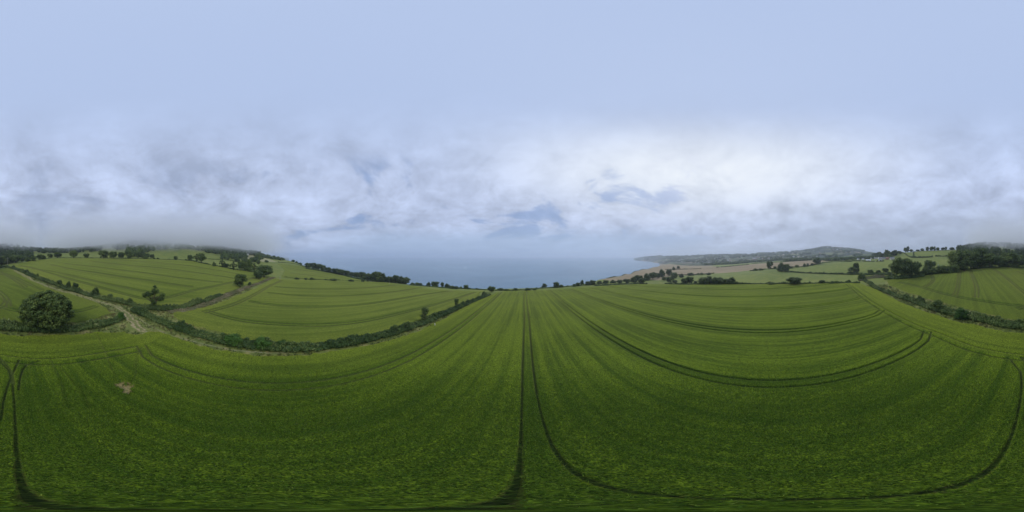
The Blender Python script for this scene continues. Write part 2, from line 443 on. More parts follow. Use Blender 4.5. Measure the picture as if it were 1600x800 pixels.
# yellower near the field edges
yel = np.zeros(len(gx))
allb = [np.vstack([q, q[:1]]) for q in (MAIN, LEFT, UPPER, BACK)]
dE = np.full(len(gx), 14.0)
mm = np.nonzero(crop_any)[0]
dd = np.full(len(mm), 14.0)
for q in allb: dd = linedist(gx[mm], gy[mm], q, 14.0, dd)
yel[mm] = np.clip(1-dd/11, 0, 1)
yel += np.where(hz, .35, 0)

def mesh_from(name, V, F, mat, attrs=None, smooth=True, parent=None, fattrs=None):
    me = bpy.data.meshes.new(name)
    V = np.ascontiguousarray(V, np.float32); F = np.ascontiguousarray(F, np.int32)
    nf, k = F.shape
    me.vertices.add(len(V)); me.vertices.foreach_set('co', V.ravel())
    me.loops.add(nf*k); me.loops.foreach_set('vertex_index', F.ravel())
    me.polygons.add(nf); me.polygons.foreach_set('loop_start', np.arange(0, nf*k, k, dtype=np.int32))
    me.polygons.foreach_set('use_smooth', np.full(nf, smooth))
    for nm, a in (attrs or {}).items():
        if a.ndim == 1:
            at = me.attributes.new(nm, 'FLOAT', 'POINT'); at.data.foreach_set('value', a.astype(np.float32))
        else:
            at = me.attributes.new(nm, 'FLOAT_VECTOR', 'POINT'); at.data.foreach_set('vector', a.astype(np.float32).ravel())
    for nm, a in (fattrs or {}).items():
        at = me.attributes.new(nm, 'FLOAT', 'FACE'); at.data.foreach_set('value', a.astype(np.float32))
    me.update(calc_edges=True); me.validate()
    for m in (mat if isinstance(mat, list) else [mat]): me.materials.append(m)
    ob = bpy.data.objects.new(name, me); COL.objects.link(ob)
    if parent: ob.parent = parent
    return ob

# ------------------------------------------------------------------ materials
def material(name):
    m = bpy.data.materials.new(name); m.use_nodes = True
    t = NT(m.node_tree); t.n.clear()
    return m, t
def finish(t, col, rough=0.9, bump=None, bstr=0.3, bdist=0.1, sheen=0.0, sheen_tint=(1, 1, 1), spec=0.2, trans=None):
    p = t.new('ShaderNodeBsdfPrincipled', {'Base Color': col, 'Roughness': rough, 'Specular IOR Level': spec})
    if sheen:
        p.inputs['Sheen Weight'].default_value = sheen; p.inputs['Sheen Roughness'].default_value = .5
        p.inputs['Sheen Tint'].default_value = (*sheen_tint, 1)
    if bump is not None:
        b = t.new('ShaderNodeBump', {'Height': bump, 'Strength': bstr, 'Distance': bdist})
        t.l.new(b.outputs[0], p.inputs['Normal'])
    out = p.outputs[0]
    if trans:
        tr = t.new('ShaderNodeBsdfTranslucent', {'Color': col})
        out = t.new('ShaderNodeMixShader', {0: trans, 1: out, 2: tr.outputs[0]}).outputs[0]
    t.l.new(out, t.new('ShaderNodeOutputMaterial').inputs[0])
def crop_mat(name, dark, mid, light, yellow, sheen=.19, tf=.72):
    m, t = material(name)
    pos = t.new('ShaderNodeNewGeometry').outputs['Position']
    fc = t.attr('fc', 'Vector')
    st = t.new('ShaderNodeMapping', {'Vector': fc, 'Scale': (1, .018, 1)}).outputs[0]
    st2 = t.new('ShaderNodeMapping', {'Vector': fc, 'Scale': (1, .06, 1)}).outputs[0]
    a = t.noise(st, .42, 4, .65)                  # rows
    a2 = t.noise(st2, 2.6, 3, .6)
    b = t.noise(pos, .035, 4, .55, .4)             # patches
    c = t.noise(pos, .45, 4, .6)
    d = t.noise(pos, 8.0, 2, .6)                   # plants
    e = t.new('ShaderNodeTexVoronoi', {'Vector': pos, 'Scale': 7.0, 'Randomness': 1.0}).outputs['Distance']
    s = t.math('ADD', t.math('MULTIPLY', t.mapr(a, .38, .62), .56), t.math('MULTIPLY', t.mapr(b, .34, .66), .24))
    s = t.math('ADD', s, t.math('MULTIPLY', t.mapr(c, .3, .7), .08))
    s = t.math('ADD', s, t.math('MULTIPLY', t.mapr(a2, .3, .7), .18))
    col = t.mix(t.mapr(s, .28, .72, 0, 1), mid, light)
    col = t.mix(t.mapr(t.math('MULTIPLY', t.attr('yel'), t.mapr(b, .3, .7, .5, 1.1)), 0, 1, 0, .55), col, yellow)
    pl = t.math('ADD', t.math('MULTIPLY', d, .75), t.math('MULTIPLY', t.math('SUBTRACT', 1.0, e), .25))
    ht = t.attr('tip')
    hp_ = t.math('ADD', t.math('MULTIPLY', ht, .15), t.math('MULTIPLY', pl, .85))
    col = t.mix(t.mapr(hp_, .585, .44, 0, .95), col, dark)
    col = t.mix(t.mapr(hp_, .60, .70, 0, .45), col, yellow)
    trk = t.attr('trk')
    col = t.mix(t.mapr(trk, .25, .8, 0, tf), col, t.mix(t.mapr(d, .35, .65), (.022, .046, .011), (.058, .062, .028)))
    soil = t.mix(t.mapr(d, .3, .7), (.15, .125, .055), (.33, .275, .125))
    col = t.mix(t.math('MULTIPLY', t.attr('bare'), t.mapr(t.noise(pos, 1.6, 4, .7), .40, .50, 0, 1)), col, soil)
    h = t.math('ADD', d, t.math('MULTIPLY', e, -.5))
    finish(t, col, .9, h, .35, .10, sheen, (1, .88, .22), .03)
    return m
M = {}
M['crop'] = crop_mat('barley', (.013, .028, .004), (.047, .100, .007), (.155, .230, .014), (.235, .295, .026))
M['crop2'] = crop_mat('barley_paler', (.018, .036, .006), (.078, .132, .013), (.178, .238, .030), (.24, .28, .036), tf=.9)
M['crop3'] = crop_mat('barley_deep', (.016, .032, .006), (.054, .104, .010), (.118, .182, .018), (.175, .225, .028), tf=.8)
def grass_mat(name, cols, scale=1.0, patch=.02):
    m, t = material(name)
    pos = t.new('ShaderNodeNewGeometry').outputs['Position']
    a = t.noise(pos, patch, 6, .62, 1.2); b = t.noise(pos, .35*scale, 4, .6); c = t.noise(pos, 2.6*scale, 3, .65)
    s = t.math('ADD', t.math('MULTIPLY', a, .5), t.math('ADD', t.math('MULTIPLY', b, .3), t.math('MULTIPLY', c, .2)))
    col = t.mix(t.mapr(s, .38, .60), cols[0], cols[1])
    col = t.mix(t.mapr(b, .52, .68, 0, .8), col, cols[2])
    wh = t.attr('wheel')
    col = t.mix(t.mapr(wh, .15, .7, 0, .9), col, t.mix(c, (.22, .19, .11), (.36, .32, .22)))
    finish(t, col, .9, c, .5, .2, .15, (.6, .7, .3), .15)
    return m
M['verge'] = grass_mat('rough_grass', ((.075, .105, .022), (.17, .19, .045), (.26, .22, .09)))
M['pasture'] = grass_mat('pasture', ((.080, .112, .016), (.145, .168, .024), (.19, .18, .038)), .3, .008)
M['buff'] = grass_mat('ripe_grass', ((.24, .23, .12), (.32, .29, .16), (.2, .21, .1)), .3, .01)
M['brown'] = grass_mat('stubble', ((.20, .135, .085), (.29, .20, .125), (.17, .165, .075)), .25, .008)
M['cliff'] = grass_mat('cliff_soil', ((.07, .075, .035), (.15, .11, .07), (.24, .15, .09)), .4, .03)
def track_mat():
    m, t = material('stony_track')
    pos = t.new('ShaderNodeNewGeometry').outputs['Position']
    a = t.noise(pos, 1.1, 4, .6); b = t.noise(pos, 7, 3, .7)
    gr_ = t.mix(b, (.09, .125, .03), (.20, .20, .06))
    st = t.mix(b, (.21, .165, .075), (.40, .33, .18))
    f = t.math('ADD', t.math('MULTIPLY', t.attr('wheel'), .75), t.mapr(a, .45, .65, 0, .45))
    finish(t, t.mix(t.mapr(f, .22, .6, 0, 1), gr_, st), .95, b, .5, .1)
    return m
M['track'] = track_mat()
def hills_mat():
    m, t = material('far_farmland')
    pos = t.new('ShaderNodeNewGeometry').outputs['Position']
    wp = t.new('ShaderNodeVectorMath', {0: pos, 1: (1, 1, 0)}, operation='MULTIPLY').outputs[0]
    v = t.new('ShaderNodeTexVoronoi', {'Vector': wp, 'Scale': .0042, 'Randomness': .9})
    ve = t.new('ShaderNodeTexVoronoi', {'Vector': wp, 'Scale': .0042, 'Randomness': .9}, feature='DISTANCE_TO_EDGE')
    hs = t.new('ShaderNodeSeparateColor', {0: v.outputs['Color']}).outputs[0]
    n = t.noise(wp, .004, 5, .6)
    col = t.mix(t.mapr(hs, .2, .8), (.06, .10, .035), (.15, .16, .06))
    col = t.mix(t.mapr(hs, .82, .84, 0, .8), col, (.24, .18, .10))
    col = t.mix(t.mapr(n, .46, .52), col, (.022, .036, .016))
    col = t.mix(t.mapr(ve.outputs['Distance'], .05, .02), col, (.022, .034, .015))
    finish(t, col, .95)
    return m
M['hills'] = hills_mat()

# split the sheet by what grows on it
ii = np.arange(NAZ)[:, None]*NR + np.arange(NR-1)[None, :]
jj = ((np.arange(NAZ)+1) % NAZ)[:, None]*NR + np.arange(NR-1)[None, :]
Q = np.stack([ii, ii+1, jj+1, jj], -1).reshape(-1, 4)
zc = zone[Q[:, 0]]
below = (gz2[Q] < -3).all(1)
V = np.c_[gx, gy, gz2]
fcv = np.c_[fc0, fc1, np.zeros(len(gx))]
def piece(name, ids, mat, label, cat=None):
    m = np.isin(zc, ids) & ~below
    F = Q[m]
    if not len(F): return
    used = np.zeros(len(gx), bool); used[F.ravel()] = True
    rem = np.cumsum(used)-1
    ob = mesh_from(name, V[used], rem[F], mat, {'fc': fcv[used], 'trk': trk[used], 'tip': tipn[used], 'yel': yel[used], 'bare': bare[used], 'wheel': wheel[used]})
    ob['kind'] = 'structure'; ob['label'] = label; ob['category'] = cat or 'field'
    return ob
piece('barley_field', [1], M['crop'], 'wide green barley field below the camera, ruled with wheel tracks', 'field')
piece('barley_field', [2], M['crop2'], 'green barley field between the dark hedge and the sea-side trees, left', 'field')
piece('barley_field', [3], M['crop2'], 'pale green field rising above the farm track to a row of trees', 'field')
piece('barley_field', [4], M['crop3'], 'green field behind the round tree and long hedge, reaching the wood', 'field')
piece('hay_field', [5], M['crop2'], 'small pale green field sloping to the trees above the sea', 'field')
piece('hay_field', [6], M['buff'], 'small buff fields high on the misty hillside', 'field')
piece('stubble_field', [7], M['brown'], 'bare brown fields running along the cliff towards the town', 'field')
piece('pasture', [8, 12], M['pasture'], 'pale pasture on the hillsides', 'pasture')
piece('ground', [0], M['verge'], 'rough grass verges and land between the fields', 'ground')
piece('hills', [9], M['hills'], 'far farmland, hills and headland', 'hills')
piece('cliff', [10], M['cliff'], 'scrubby cliff edge dropping to the sea', 'cliff')
piece('farm_track', [11], M['track'], 'stony farm track beside the hedge', 'track')
# the hub under the camera
hub = np.arange(NAZ)*NR
mesh_from('ground', np.vstack([V[hub], V[hub].mean(0)[None]]), np.c_[np.arange(NAZ), (np.arange(NAZ)+1) % NAZ, np.full(NAZ, NAZ)], M['crop'],
          {'fc': np.vstack([fcv[hub], fcv[-1:]]), 'tip': np.full(NAZ+1, .6)})['kind'] = 'structure'

# sea
def sea_mat():
    m, t = material('sea_water')
    pos = t.new('ShaderNodeNewGeometry').outputs['Position']
    st = t.new('ShaderNodeMapping', {'Vector': pos, 'Scale': (1, 2.2, 1), 'Rotation': (0, 0, .3)}).outputs[0]
    a = t.noise(st, .05, 6, .65); b = t.noise(st, .0012, 5, .6, .6); c = t.noise(st, .6, 3, .6)
    col = t.mix(t.mapr(b, .4, .62), (.085, .17, .23), (.12, .22, .28))
    h = t.math('ADD', a, t.math('MULTIPLY', c, .25))
    bu = t.new('ShaderNodeBump', {'Height': h, 'Strength': .6, 'Distance': 2.2})
    p = t.new('ShaderNodeBsdfPrincipled', {'Base Color': col, 'Roughness': .2, 'IOR': 1.33, 'Normal': bu.outputs[0]})
    t.l.new(p.outputs[0], t.new('ShaderNodeOutputMaterial').inputs[0])
    return m
rs = np.concatenate([[0.0], np.geomspace(60, 21000, 60)])
na = 180
sv = [(0, 0, 0)]
for r in rs[1:]:
    for k in range(na): sv.append((r*sin(2*pi*k/na), r*cos(2*pi*k/na), 0))
sf = []
for i in range(len(rs)-2):
    for k in range(na):
        a = 1+i*na+k; b = 1+i*na+(k+1) % na
        sf.append((a, a+na, b+na, b))
sea = mesh_from('sea', np.array(sv), np.array(sf), sea_mat()); sea['kind'] = 'structure'

# ------------------------------------------------------------------ foliage
def leaf_mat(name, c0, c1, c2, c3=None, trans=.12):
    m, t = material(name)
    tone = t.attr('tone')
    oi = t.new('ShaderNodeObjectInfo').outputs['Random']
    f = t.math('ADD', t.math('MULTIPLY', tone, .68), t.math('MULTIPLY', oi, .34))
    rp = t.new('ShaderNodeValToRGB', {0: f})
    e = rp.color_ramp.elements
    e[0].position = .12; e[0].color = (*c0, 1); e[1].position = .5; e[1].color = (*c1, 1)
    x = e.new(.82); x.color = (*c2, 1)
    if c3: x = e.new(.95); x.color = (*c3, 1)
    finish(t, rp.outputs[0], .7, None, spec=.25, trans=trans)
    return m
M['leaf'] = leaf_mat('leaves', (.024, .046, .010), (.068, .106, .024), (.140, .185, .042))
M['leaf_dark'] = leaf_mat('dark_leaves', (.020, .040, .011), (.062, .096, .024), (.128, .165, .045))
M['hedge'] = leaf_mat('hedge_leaves', (.026, .054, .011), (.088, .130, .030), (.190, .225, .070), (.38, .35, .20))
M['bramble'] = leaf_mat('bramble', (.07, .085, .03), (.15, .14, .065), (.25, .21, .12), (.38, .31, .20))
M['laurel'] = leaf_mat('bright_leaves', (.018, .048, .006), (.040, .095, .012), (.070, .150, .022))
def simple_mat(name, col, rough=.8, var=.25, scale=3.0, metal=0.0):
    m, t = material(name)
    g = t.new('ShaderNodeTexCoord').outputs['Object']
    n = t.noise(g, scale, 4, .6)
    c = t.mix(n, tuple(v*(1-var) for v in col), tuple(min(1, v*(1+var)) for v in col))
    finish(t, c, rough, n, .3, .05, spec=.3)
    return m
M['bark'] = simple_mat('bark', (.085, .065, .045), .95, .4, 2.0)

ICO = None
def ico():
    global ICO
    if ICO is None:
        import bmesh
        b = bmesh.new(); bmesh.ops.create_icosphere(b, subdivisions=2, radius=1)
        ICO = (np.array([v.co[:] for v in b.verts]), np.array([[v.index for v in f.verts] for f in b.faces])); b.free()
    return ICO
def clumps_mesh(name, cl, leaf, dens, mat, seed, core=.68, parent=None, tones=None, flat=.0, aspect=1.6, link=True):
    """cl: (n,6) centre + radii. leafy clumps: a dark lumpy heart and many loose leaves round it"""
    g = np.random.default_rng(seed)
    cl = np.asarray(cl, float); n = len(cl)
    if tones is None: tones = g.uniform(.12, .85, n)
    vs, fs, fa = [], [], []; off = 0
    if core:
        iv, if_ = ico()
        cen = np.repeat(cl[:, :3], len(iv), 0); rad = np.repeat(cl[:, 3:], len(iv), 0)
        jit = g.uniform(.72, 1.15, n*len(iv))[:, None]
        v = cen+np.tile(iv, (n, 1))*rad*core*jit
        f = (if_[None]+np.arange(n)[:, None, None]*len(iv)).reshape(-1, 3)
        f = np.c_[f, f[:, 2]]
        vs.append(v); off = len(v)
        ctri = f[:, :3]; ctone = np.repeat(tones*.35, len(if_))  # heart is added to stop light passing through; tone darkened like inner shade
    area = (cl[:, 3]*cl[:, 4]+cl[:, 3]*cl[:, 5]+cl[:, 4]*cl[:, 5])/3*4*pi
    cnt = np.maximum((area*dens/(leaf*leaf)).astype(int), 4)
    ci_ = np.repeat(np.arange(n), cnt); N = len(ci_)
    d = g.normal(size=(N, 3)); d /= np.linalg.norm(d, axis=1)[:, None]
    rad = 1.08-.42*g.random(N)**1.6
    p = cl[ci_, :3]+d*cl[ci_, 3:]*rad[:, None]
    nn = d+g.normal(size=(N, 3))*.55; nn[:, 2] += flat; nn /= np.linalg.norm(nn, axis=1)[:, None]
    t1 = np.cross(nn, g.normal(size=(N, 3))); t1 /= np.linalg.norm(t1, axis=1)[:, None]+1e-9
    t2 = np.cross(nn, t1)
    s = leaf*g.uniform(.6, 1.25, N)[:, None]*.5
    v = np.stack([p-t1*s*aspect**.5, p+t2*s/aspect**.5, p+t1*s*aspect**.5, p-t2*s/aspect**.5], 1).reshape(-1, 3)
    f = np.arange(N*4).reshape(-1, 4)+off
    tone = np.clip(tones[ci_]+g.normal(size=N)*.14, 0, 1)
    me = bpy.data.meshes.new(name)
    V = np.vstack(vs+[v]).astype(np.float32)
    me.vertices.add(len(V)); me.vertices.foreach_set('co', V.ravel())
    lv = []; ls = []
    if core:
        lv = [ctri.ravel(), f.ravel()]
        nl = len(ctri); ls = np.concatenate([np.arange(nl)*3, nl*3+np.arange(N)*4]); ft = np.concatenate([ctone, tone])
    else:
        lv = [f.ravel()]; nl = 0; ls = np.arange(N)*4; ft = tone
    lv = np.concatenate(lv).astype(np.int32)
    me.loops.add(len(lv)); me.loops.foreach_set('vertex_index', lv)
    me.polygons.add(len(ls)); me.polygons.foreach_set('loop_start', ls.astype(np.int32))
    me.polygons.foreach_set('use_smooth', np.zeros(len(ls), bool))
    at = me.attributes.new('tone', 'FLOAT', 'FACE'); at.data.foreach_set('value', ft.astype(np.float32))
    me.update(calc_edges=True)
    me.materials.append(mat)
    if not link: return me
    ob = bpy.data.objects.new(name, me); COL.objects.link(ob)
    if parent: ob.parent = parent
    return ob

def limbs_mesh(name, segs, mat, sides=7):
    """tapered limbs: segs of (p0, p1, r0, r1)"""
    vs, fs = [], []
    for p0, p1, r0, r1 in segs:
        p0, p1 = np.array(p0, float), np.array(p1, float)
        ax_ = p1-p0; L = np.linalg.norm(ax_); ax_ /= L
        u = np.cross(ax_, (0, 1, .3) if abs(ax_[2]) > .5 else (0, 0, 1)); u /= np.linalg.norm(u); v = np.cross(ax_, u)
        o_ = len(vs)
        for j, (p, r) in enumerate(((p0, r0), ((p0*.5+p1*.5)+u*.06*L*(1 if len(vs) % 2 else -1)*.5, (r0+r1)/2), (p1, r1))):
            for k in range(sides):
                a = 2*pi*k/sides; vs.append(p+(u*cos(a)+v*sin(a))*r)
        for j in range(2):
            for k in range(sides):
                fs.append((o_+j*sides+k, o_+j*sides+(k+1) % sides, o_+(j+1)*sides+(k+1) % sides, o_+(j+1)*sides+k))
    me = bpy.data.meshes.new(name); me.from_pydata([tuple(v) for v in vs], [], fs)
    for p in me.polygons: p.use_smooth = True
    me.materials.append(mat); return me

# unit trees: height 1, crown about 1 across; crown and trunk meshes shared by every copy
PROTO = {}
def proto(kind, seed, leaf, dens=.9):
    g = np.random.default_rng(seed)
    cl = []; segs = []
    if kind == 'oak':
        segs.append(((0, 0, -.03), (.01, .01, .34), .038, .026))
        for k in range(7):
            a = 2*pi*k/7+g.uniform(-.4, .4); rr_ = g.uniform(.2, .3); zt = g.uniform(.42, .72)
            segs.append(((.01, .01, .26+.02*k), (rr_*cos(a), rr_*sin(a), zt), .018, .006))
        for k in range(34):
            a = g.uniform(0, 2*pi); ph = g.uniform(-1.0, 1.0); rr_ = .34*math.sqrt(max(.08, 1-ph*ph*.75))*g.uniform(.72, 1.1)
            q = g.uniform(.11, .18)
            cl.append((rr_*cos(a), rr_*sin(a), .52+.33*ph, q, q, q*.85))
        cl.append((0, 0, .52, .27, .27, .32))
    elif kind == 'open':
        segs.append(((0, 0, -.03), (.02, 0, .42), .04, .03))
        spots = [(-.36, .05, .50), (-.2, -.1, .70), (-.1, .12, .62), (.03, -.05, .83), (.14, .06, .68), (.05, .1, .9), (.34, .03, .66), (.40, -.08, .55), (.26, -.12, .45), (-.05, 0, .5), (.08, .05, .42), (-.3, .1, .6)]
        for s_ in spots:
            s_ = tuple(np.array(s_)+g.normal(size=3)*.03)
            segs.append(((.02, 0, g.uniform(.26, .42)), s_, .02, .006))
            for k in range(2):
                q = g.uniform(.07, .12); cl.append((s_[0]+g.normal()*.04, s_[1]+g.normal()*.04, s_[2]+g.normal()*.025, q, q, q*.8))
        for k in range(5): q = g.uniform(.09, .13); cl.append((g.normal()*.05, g.normal()*.05, .12+.07*k, q, q, q))
    elif kind == 'tall':
        segs.append(((0, 0, -.03), (0, 0, .5), .05, .03))
        for k in range(24):
            z = .18+.74*k/23; rr_ = .34*math.sin(pi*min(1, max(.12, (z-.05)/.98)))**.6*g.uniform(.4, .9); a = g.uniform(0, 2*pi); q = g.uniform(.14, .22)
            cl.append((rr_*cos(a), rr_*sin(a), z, q, q, q*.62))
    elif kind == 'ivy':
        segs.append(((0, 0, -.03), (0, 0, .6), .09, .06))
        for k in range(22):
            z = .08+.84*g.random(); a = g.uniform(0, 2*pi); rr_ = g.uniform(.05, .3)*(1.1-.3*z); q = g.uniform(.14, .24)
            cl.append((rr_*cos(a), rr_*sin(a), z, q, q, q*.5))
    elif kind == 'bush':
        for k in range(3): segs.append(((.01*cos(k*2.1), .01*sin(k*2.1), -.05), (.2*cos(k*2.1), .2*sin(k*2.1), .4), .025, .012))
        for k in range(20):
            a = g.uniform(0, 2*pi); ph = g.random(); rr_ = .34*math.sqrt(1-ph*ph*.85)*g.uniform(.6, 1.1); q = g.uniform(.12, .2)
            cl.append((rr_*cos(a), rr_*sin(a), .12+.7*ph, q, q, q*1.1))
        cl.append((0, 0, .35, .32, .32, .36))
    elif kind == 'round':
        segs.append(((0, 0, -.03), (.01, .01, .4), .05, .04))
        for k in range(9):
            a = 2*pi*k/9; segs.append(((.01, .01, .15+.02*k), (.3*cos(a), .3*sin(a), .35+.04*k), .02, .006))
        for k in range(330):
            a = g.uniform(0, 2*pi); ph = g.uniform(-.72, 1.0); wv = 1+.05*math.sin(3*a+1)+.04*math.sin(5*a+4*ph)+g.normal()*.025
            rr_ = .44*math.sqrt(max(.0, 1-abs(ph)**2.3))*wv; q = g.uniform(.038, .068)
            cl.append((rr_*cos(a), rr_*sin(a), .53+.42*ph*wv, q, q, q*.85))
        for k in range(9): cl.append((g.normal()*.1, g.normal()*.1, g.uniform(.3, .68), .27, .27, .24))
    mat = M['leaf_dark'] if kind in ('ivy', 'tall') else M['leaf']
    cm = clumps_mesh('crown', cl, leaf, dens, mat, seed+100, link=False, core=.6, flat=.15)
    tm = limbs_mesh('trunk', segs, M['bark'])
    return cm, tm
for k, kind, sd, lf in (('oak0', 'oak', 1, .042), ('oak1', 'oak', 2, .042), ('oak2', 'oak', 3, .042), ('open0', 'open', 4, .034), ('open1', 'open', 14, .034),
                        ('tall0', 'tall', 5, .05), ('ivy0', 'ivy', 6, .045), ('bush0', 'bush', 8, .05), ('bush1', 'bush', 9, .05),
                        ('far0', 'oak', 11, .085), ('far1', 'oak', 12, .085), ('far2', 'tall', 13, .10), ('far3', 'bush', 15, .10), ('round', 'round', 16, .028)):
    PROTO[k] = proto(kind, sd, lf)

def tag(o, label, cat, group=None, kind=None):
    o['label'] = label; o['category'] = cat
    if group: o['group'] = group
    if kind: o['kind'] = kind
    return o
def tree(kind, x, y, h, wd, label, cat='tree', group=None, name=None, mat=None, z=None):
    cm, tm = PROTO[kind]
    nm = name or {'bush': 'bush', 'ivy': 'ivy_tree'}.get(kind[:-1], 'tree')
    e = bpy.data.objects.new(nm, None); COL.objects.link(e)
    e.empty_display_size = .5
    zz = float(terrain(x, y)) if z is None else z
    e.location = (x, y, zz-.1); e.rotation_euler = (0, 0, random.uniform(0, 6.28) if kind[:-1] != 'open' else random.uniform(-.3, .3)-math.atan2(x, y))
    e.scale = (wd, wd, h)
    tag(e, label, cat, group)
    for n_, me in (('crown', cm), ('trunk', tm)):
        o = bpy.data.objects.new(n_, me); COL.objects.link(o); o.parent = e
        if mat and n_ == 'crown': o.material_slots[0].link = 'OBJECT'; o.material_slots[0].material = mat
    return e
def at(px, ytop, base, wpx, kind, label, cat='tree', group=None, mat=None, r=None, name=None, hmul=1.0, wmul=1.0):
    x, y = P(px, base) if r is None else PR(px, r)
    rr_ = math.hypot(x, y); z = float(terrain(x, y))
    h = rr_*tan(radians((400-ytop)*.225))+CAMZ-z
    h = min(max(h, 1.2), 26)*hmul; wd = wpx*.225*pi/180*math.hypot(rr_, z-CAMZ)*wmul
    return tree(kind, x, y, h, wd, label, cat, group, mat=mat, name=name)

oaks = ['oak0', 'oak1', 'oak2']
# --- the near trees and bushes
at(73, 455.5, 513, 76, 'round', 'large round densely leafed tree standing in the hedge by the farm track', hmul=1.0)
at(239, 445, 484, 36, 'open0', 'scraggly open crowned tree rising from the dark hedge beside the track junction', hmul=1.0)
at(375.5, 427, 449, 23, 'oak1', 'small round crowned tree with bare trunk, alone on the bramble bank')
at(390, 440, 446.5, 8, 'bush0', 'small dark bush just right of the lone bank tree', 'bush')
at(413, 411.5, 434, 31, 'oak0', 'big spreading tree at the top end of the bramble bank')
at(404, 422, 437, 16, 'oak2', 'smaller tree in front of the big spreading tree on the bank')
at(664, 480, 502.5, 17, 'ivy0', 'ivy covered tree trunk in the hedge near the walking person', mat=M['hedge'])
at(713.5, 467, 482, 11, 'ivy0', 'ivy covered stump further down the hedge towards the sea', mat=M['hedge'])
for (x, yt, yb, wd, lab) in ((617, 508, 521, 22, 'dark rounded bush in the diagonal hedge, well left of the ivy covered tree'), (634, 503, 515, 19, 'dark rounded bush in the diagonal hedge just left of the ivy tree'),
    (732, 468, 475, 13, 'low dark bush in the hedge beyond the ivy stump'), (757, 455, 461.5, 10, 'grey green bush at the seaward end of the diagonal hedge')):
    at(x, yt, yb, wd, 'bush0', lab, 'bush', 'bushes in the diagonal hedge')
for (x, yt, yb, wd, lab) in ((364, 522, 539, 32, 'glossy bright green bush in the diagonal hedge near the track junction'), (411, 527, 545, 30, 'glossy bright green bush in the lowest part of the diagonal hedge'),
    (441, 530, 545, 18, 'small glossy green bush in the lowest part of the diagonal hedge')):
    at(x, yt, yb, wd, 'bush1', lab, 'bush', 'bright bushes in the diagonal hedge', mat=M['laurel'])
at(189, 486, 500, 13, 'bush1', 'rounded bright bush ending the hedge at the track bend', 'bush', mat=M['laurel'])
at(1438, 461.5, 474, 19, 'bush0', 'dark domed bush in the right hedge, furthest of its three big bushes', 'bush', 'big bushes in the right hedge')
at(1465, 467.5, 486, 22, 'bush1', 'large dark domed bush in the right hedge, middle of its three big bushes', 'bush', 'big bushes in the right hedge')
at(1503, 481, 499, 27, 'bush0', 'bright green bush in the right hedge, nearest of its three big bushes', 'bush', 'big bushes in the right hedge', mat=M['laurel'])
for i, (x, yt, yb, wd) in enumerate(((21,414,420,9),(42,420.5,428,10),(58,426.5,435,8),(93,436.5,448,12),(107,438.5,452,11),(118,440.5,455,12),(148,448,463,17),(172,458,469,12),(203,464,476,13))):
    at(x, yt, yb, wd, 'bush%d' % (i % 2), ['first', 'second', 'third', 'fourth', 'fifth', 'sixth', 'seventh', 'eighth', 'ninth'][i]+' dark bush from the pole end in the hedge beside the farm track', 'bush', 'bushes in the farm track hedge', mat=M['leaf_dark'])
for i, (x, yt, yb, wd) in enumerate(((464,433.5,436.5,10),(478,434,437,7),(487,433,437,9),(522,435,439,12),(549,436.2,440,12),(567,436,440.5,8))):
    at(x, yt, yb, wd, 'bush%d' % (i % 2), ['first', 'second', 'third', 'fourth', 'fifth', 'sixth'][i]+' low bush from the left in the thin hedge below the hay field', 'bush', 'low bushes in the thin hedge below the hay field', mat=M['leaf_dark'])
# --- rows traced one by one: (bearing, top, base, width)
def row(items, kinds, fmt, cat, group, mat=None, wmul=1.3):
    ords = ['first', 'second', 'third', 'fourth', 'fifth', 'sixth', 'seventh', 'eighth', 'ninth', 'tenth', 'eleventh', 'twelfth', 'thirteenth',
            'fourteenth', 'fifteenth', 'sixteenth', 'seventeenth', 'eighteenth', 'nineteenth', 'twentieth']
    items = sorted(items)
    for i, it in enumerate(items):
        at(it[0], it[1], it[2], it[3], kinds[i % len(kinds)], fmt.format(ords[i] if i < 20 else 'last'), cat, group, mat=mat, wmul=wmul)
row([(297,397.5,407.5,8),(307,396,409,12),(315,393.5,410.5,13),(335,408.5,416.5,6),(347,403.5,418,9),(353,411,418.5,10),(364.5,408,422,11),(378,406,422.5,13),(388,404,424,15),(397,411,426,15)],
    ['oak1','open1','oak0','bush0','open1'], '{} tree from the left along the sloping hedge above the pale field', 'tree', 'trees along the hedge sloping down to the bank')
row([(115,389.5,403.5,12),(135,394.5,403.5,8),(161.5,390.5,404,16),(177,391.5,404,12),(189,392.5,404.5,9),(201,390.5,404.5,12)],
    ['oak0','oak2','oak1'], '{} tree from the left in the row along the top of the pale field', 'tree', 'trees in the row along the top of the pale field')
row([(227,399,404.5,8),(241,402.2,405,4),(247,402.2,405,4),(274.5,399.5,405.8,7)], ['bush0','bush1'], '{} bush from the left on the thin hedge under the misty field', 'bush', 'bushes on the thin hedge under the misty field')
row([(35,399.5,410,8),(44,400.5,409,9),(53,399.5,408.5,10),(62,396,406,8),(69,398,405,7),(78,396,403.5,9),(90,393,403.5,11)],
    ['oak2','bush0','oak1'], '{} tree from the left between the pole and the field top', 'tree', 'trees at the left corner of the pale field')
row([(3,398,413,16),(13,397,412,13),(24,396.5,411,14),(1593,397,414,15),(1583,399,413,14)], oaks, '{} of the dark trees massed behind the telegraph pole at the left', 'tree', 'dark trees behind the left telegraph pole')
row([(403,397.5,409.5,15),(394,401,409,8),(417,406,410,7)], ['oak0','open1','bush0'], '{} tree from the left beside the buff hillside fields', 'tree', 'trees beside the buff hillside fields')
row([(482,409.5,420,11),(490,410,421,11),(498,411,422,12),(505,413,424,9),(513,417,426,10),(524,418,428,11),(532,419.5,430,11),(541,422,431.5,11),(549,424,432,9),(556,424,433.5,10),(565,424,436.5,12)],
    oaks, '{} tree from the left in the belt along the small hay field', 'tree', 'trees of the belt between the hay field and the sea', M['leaf_dark'])
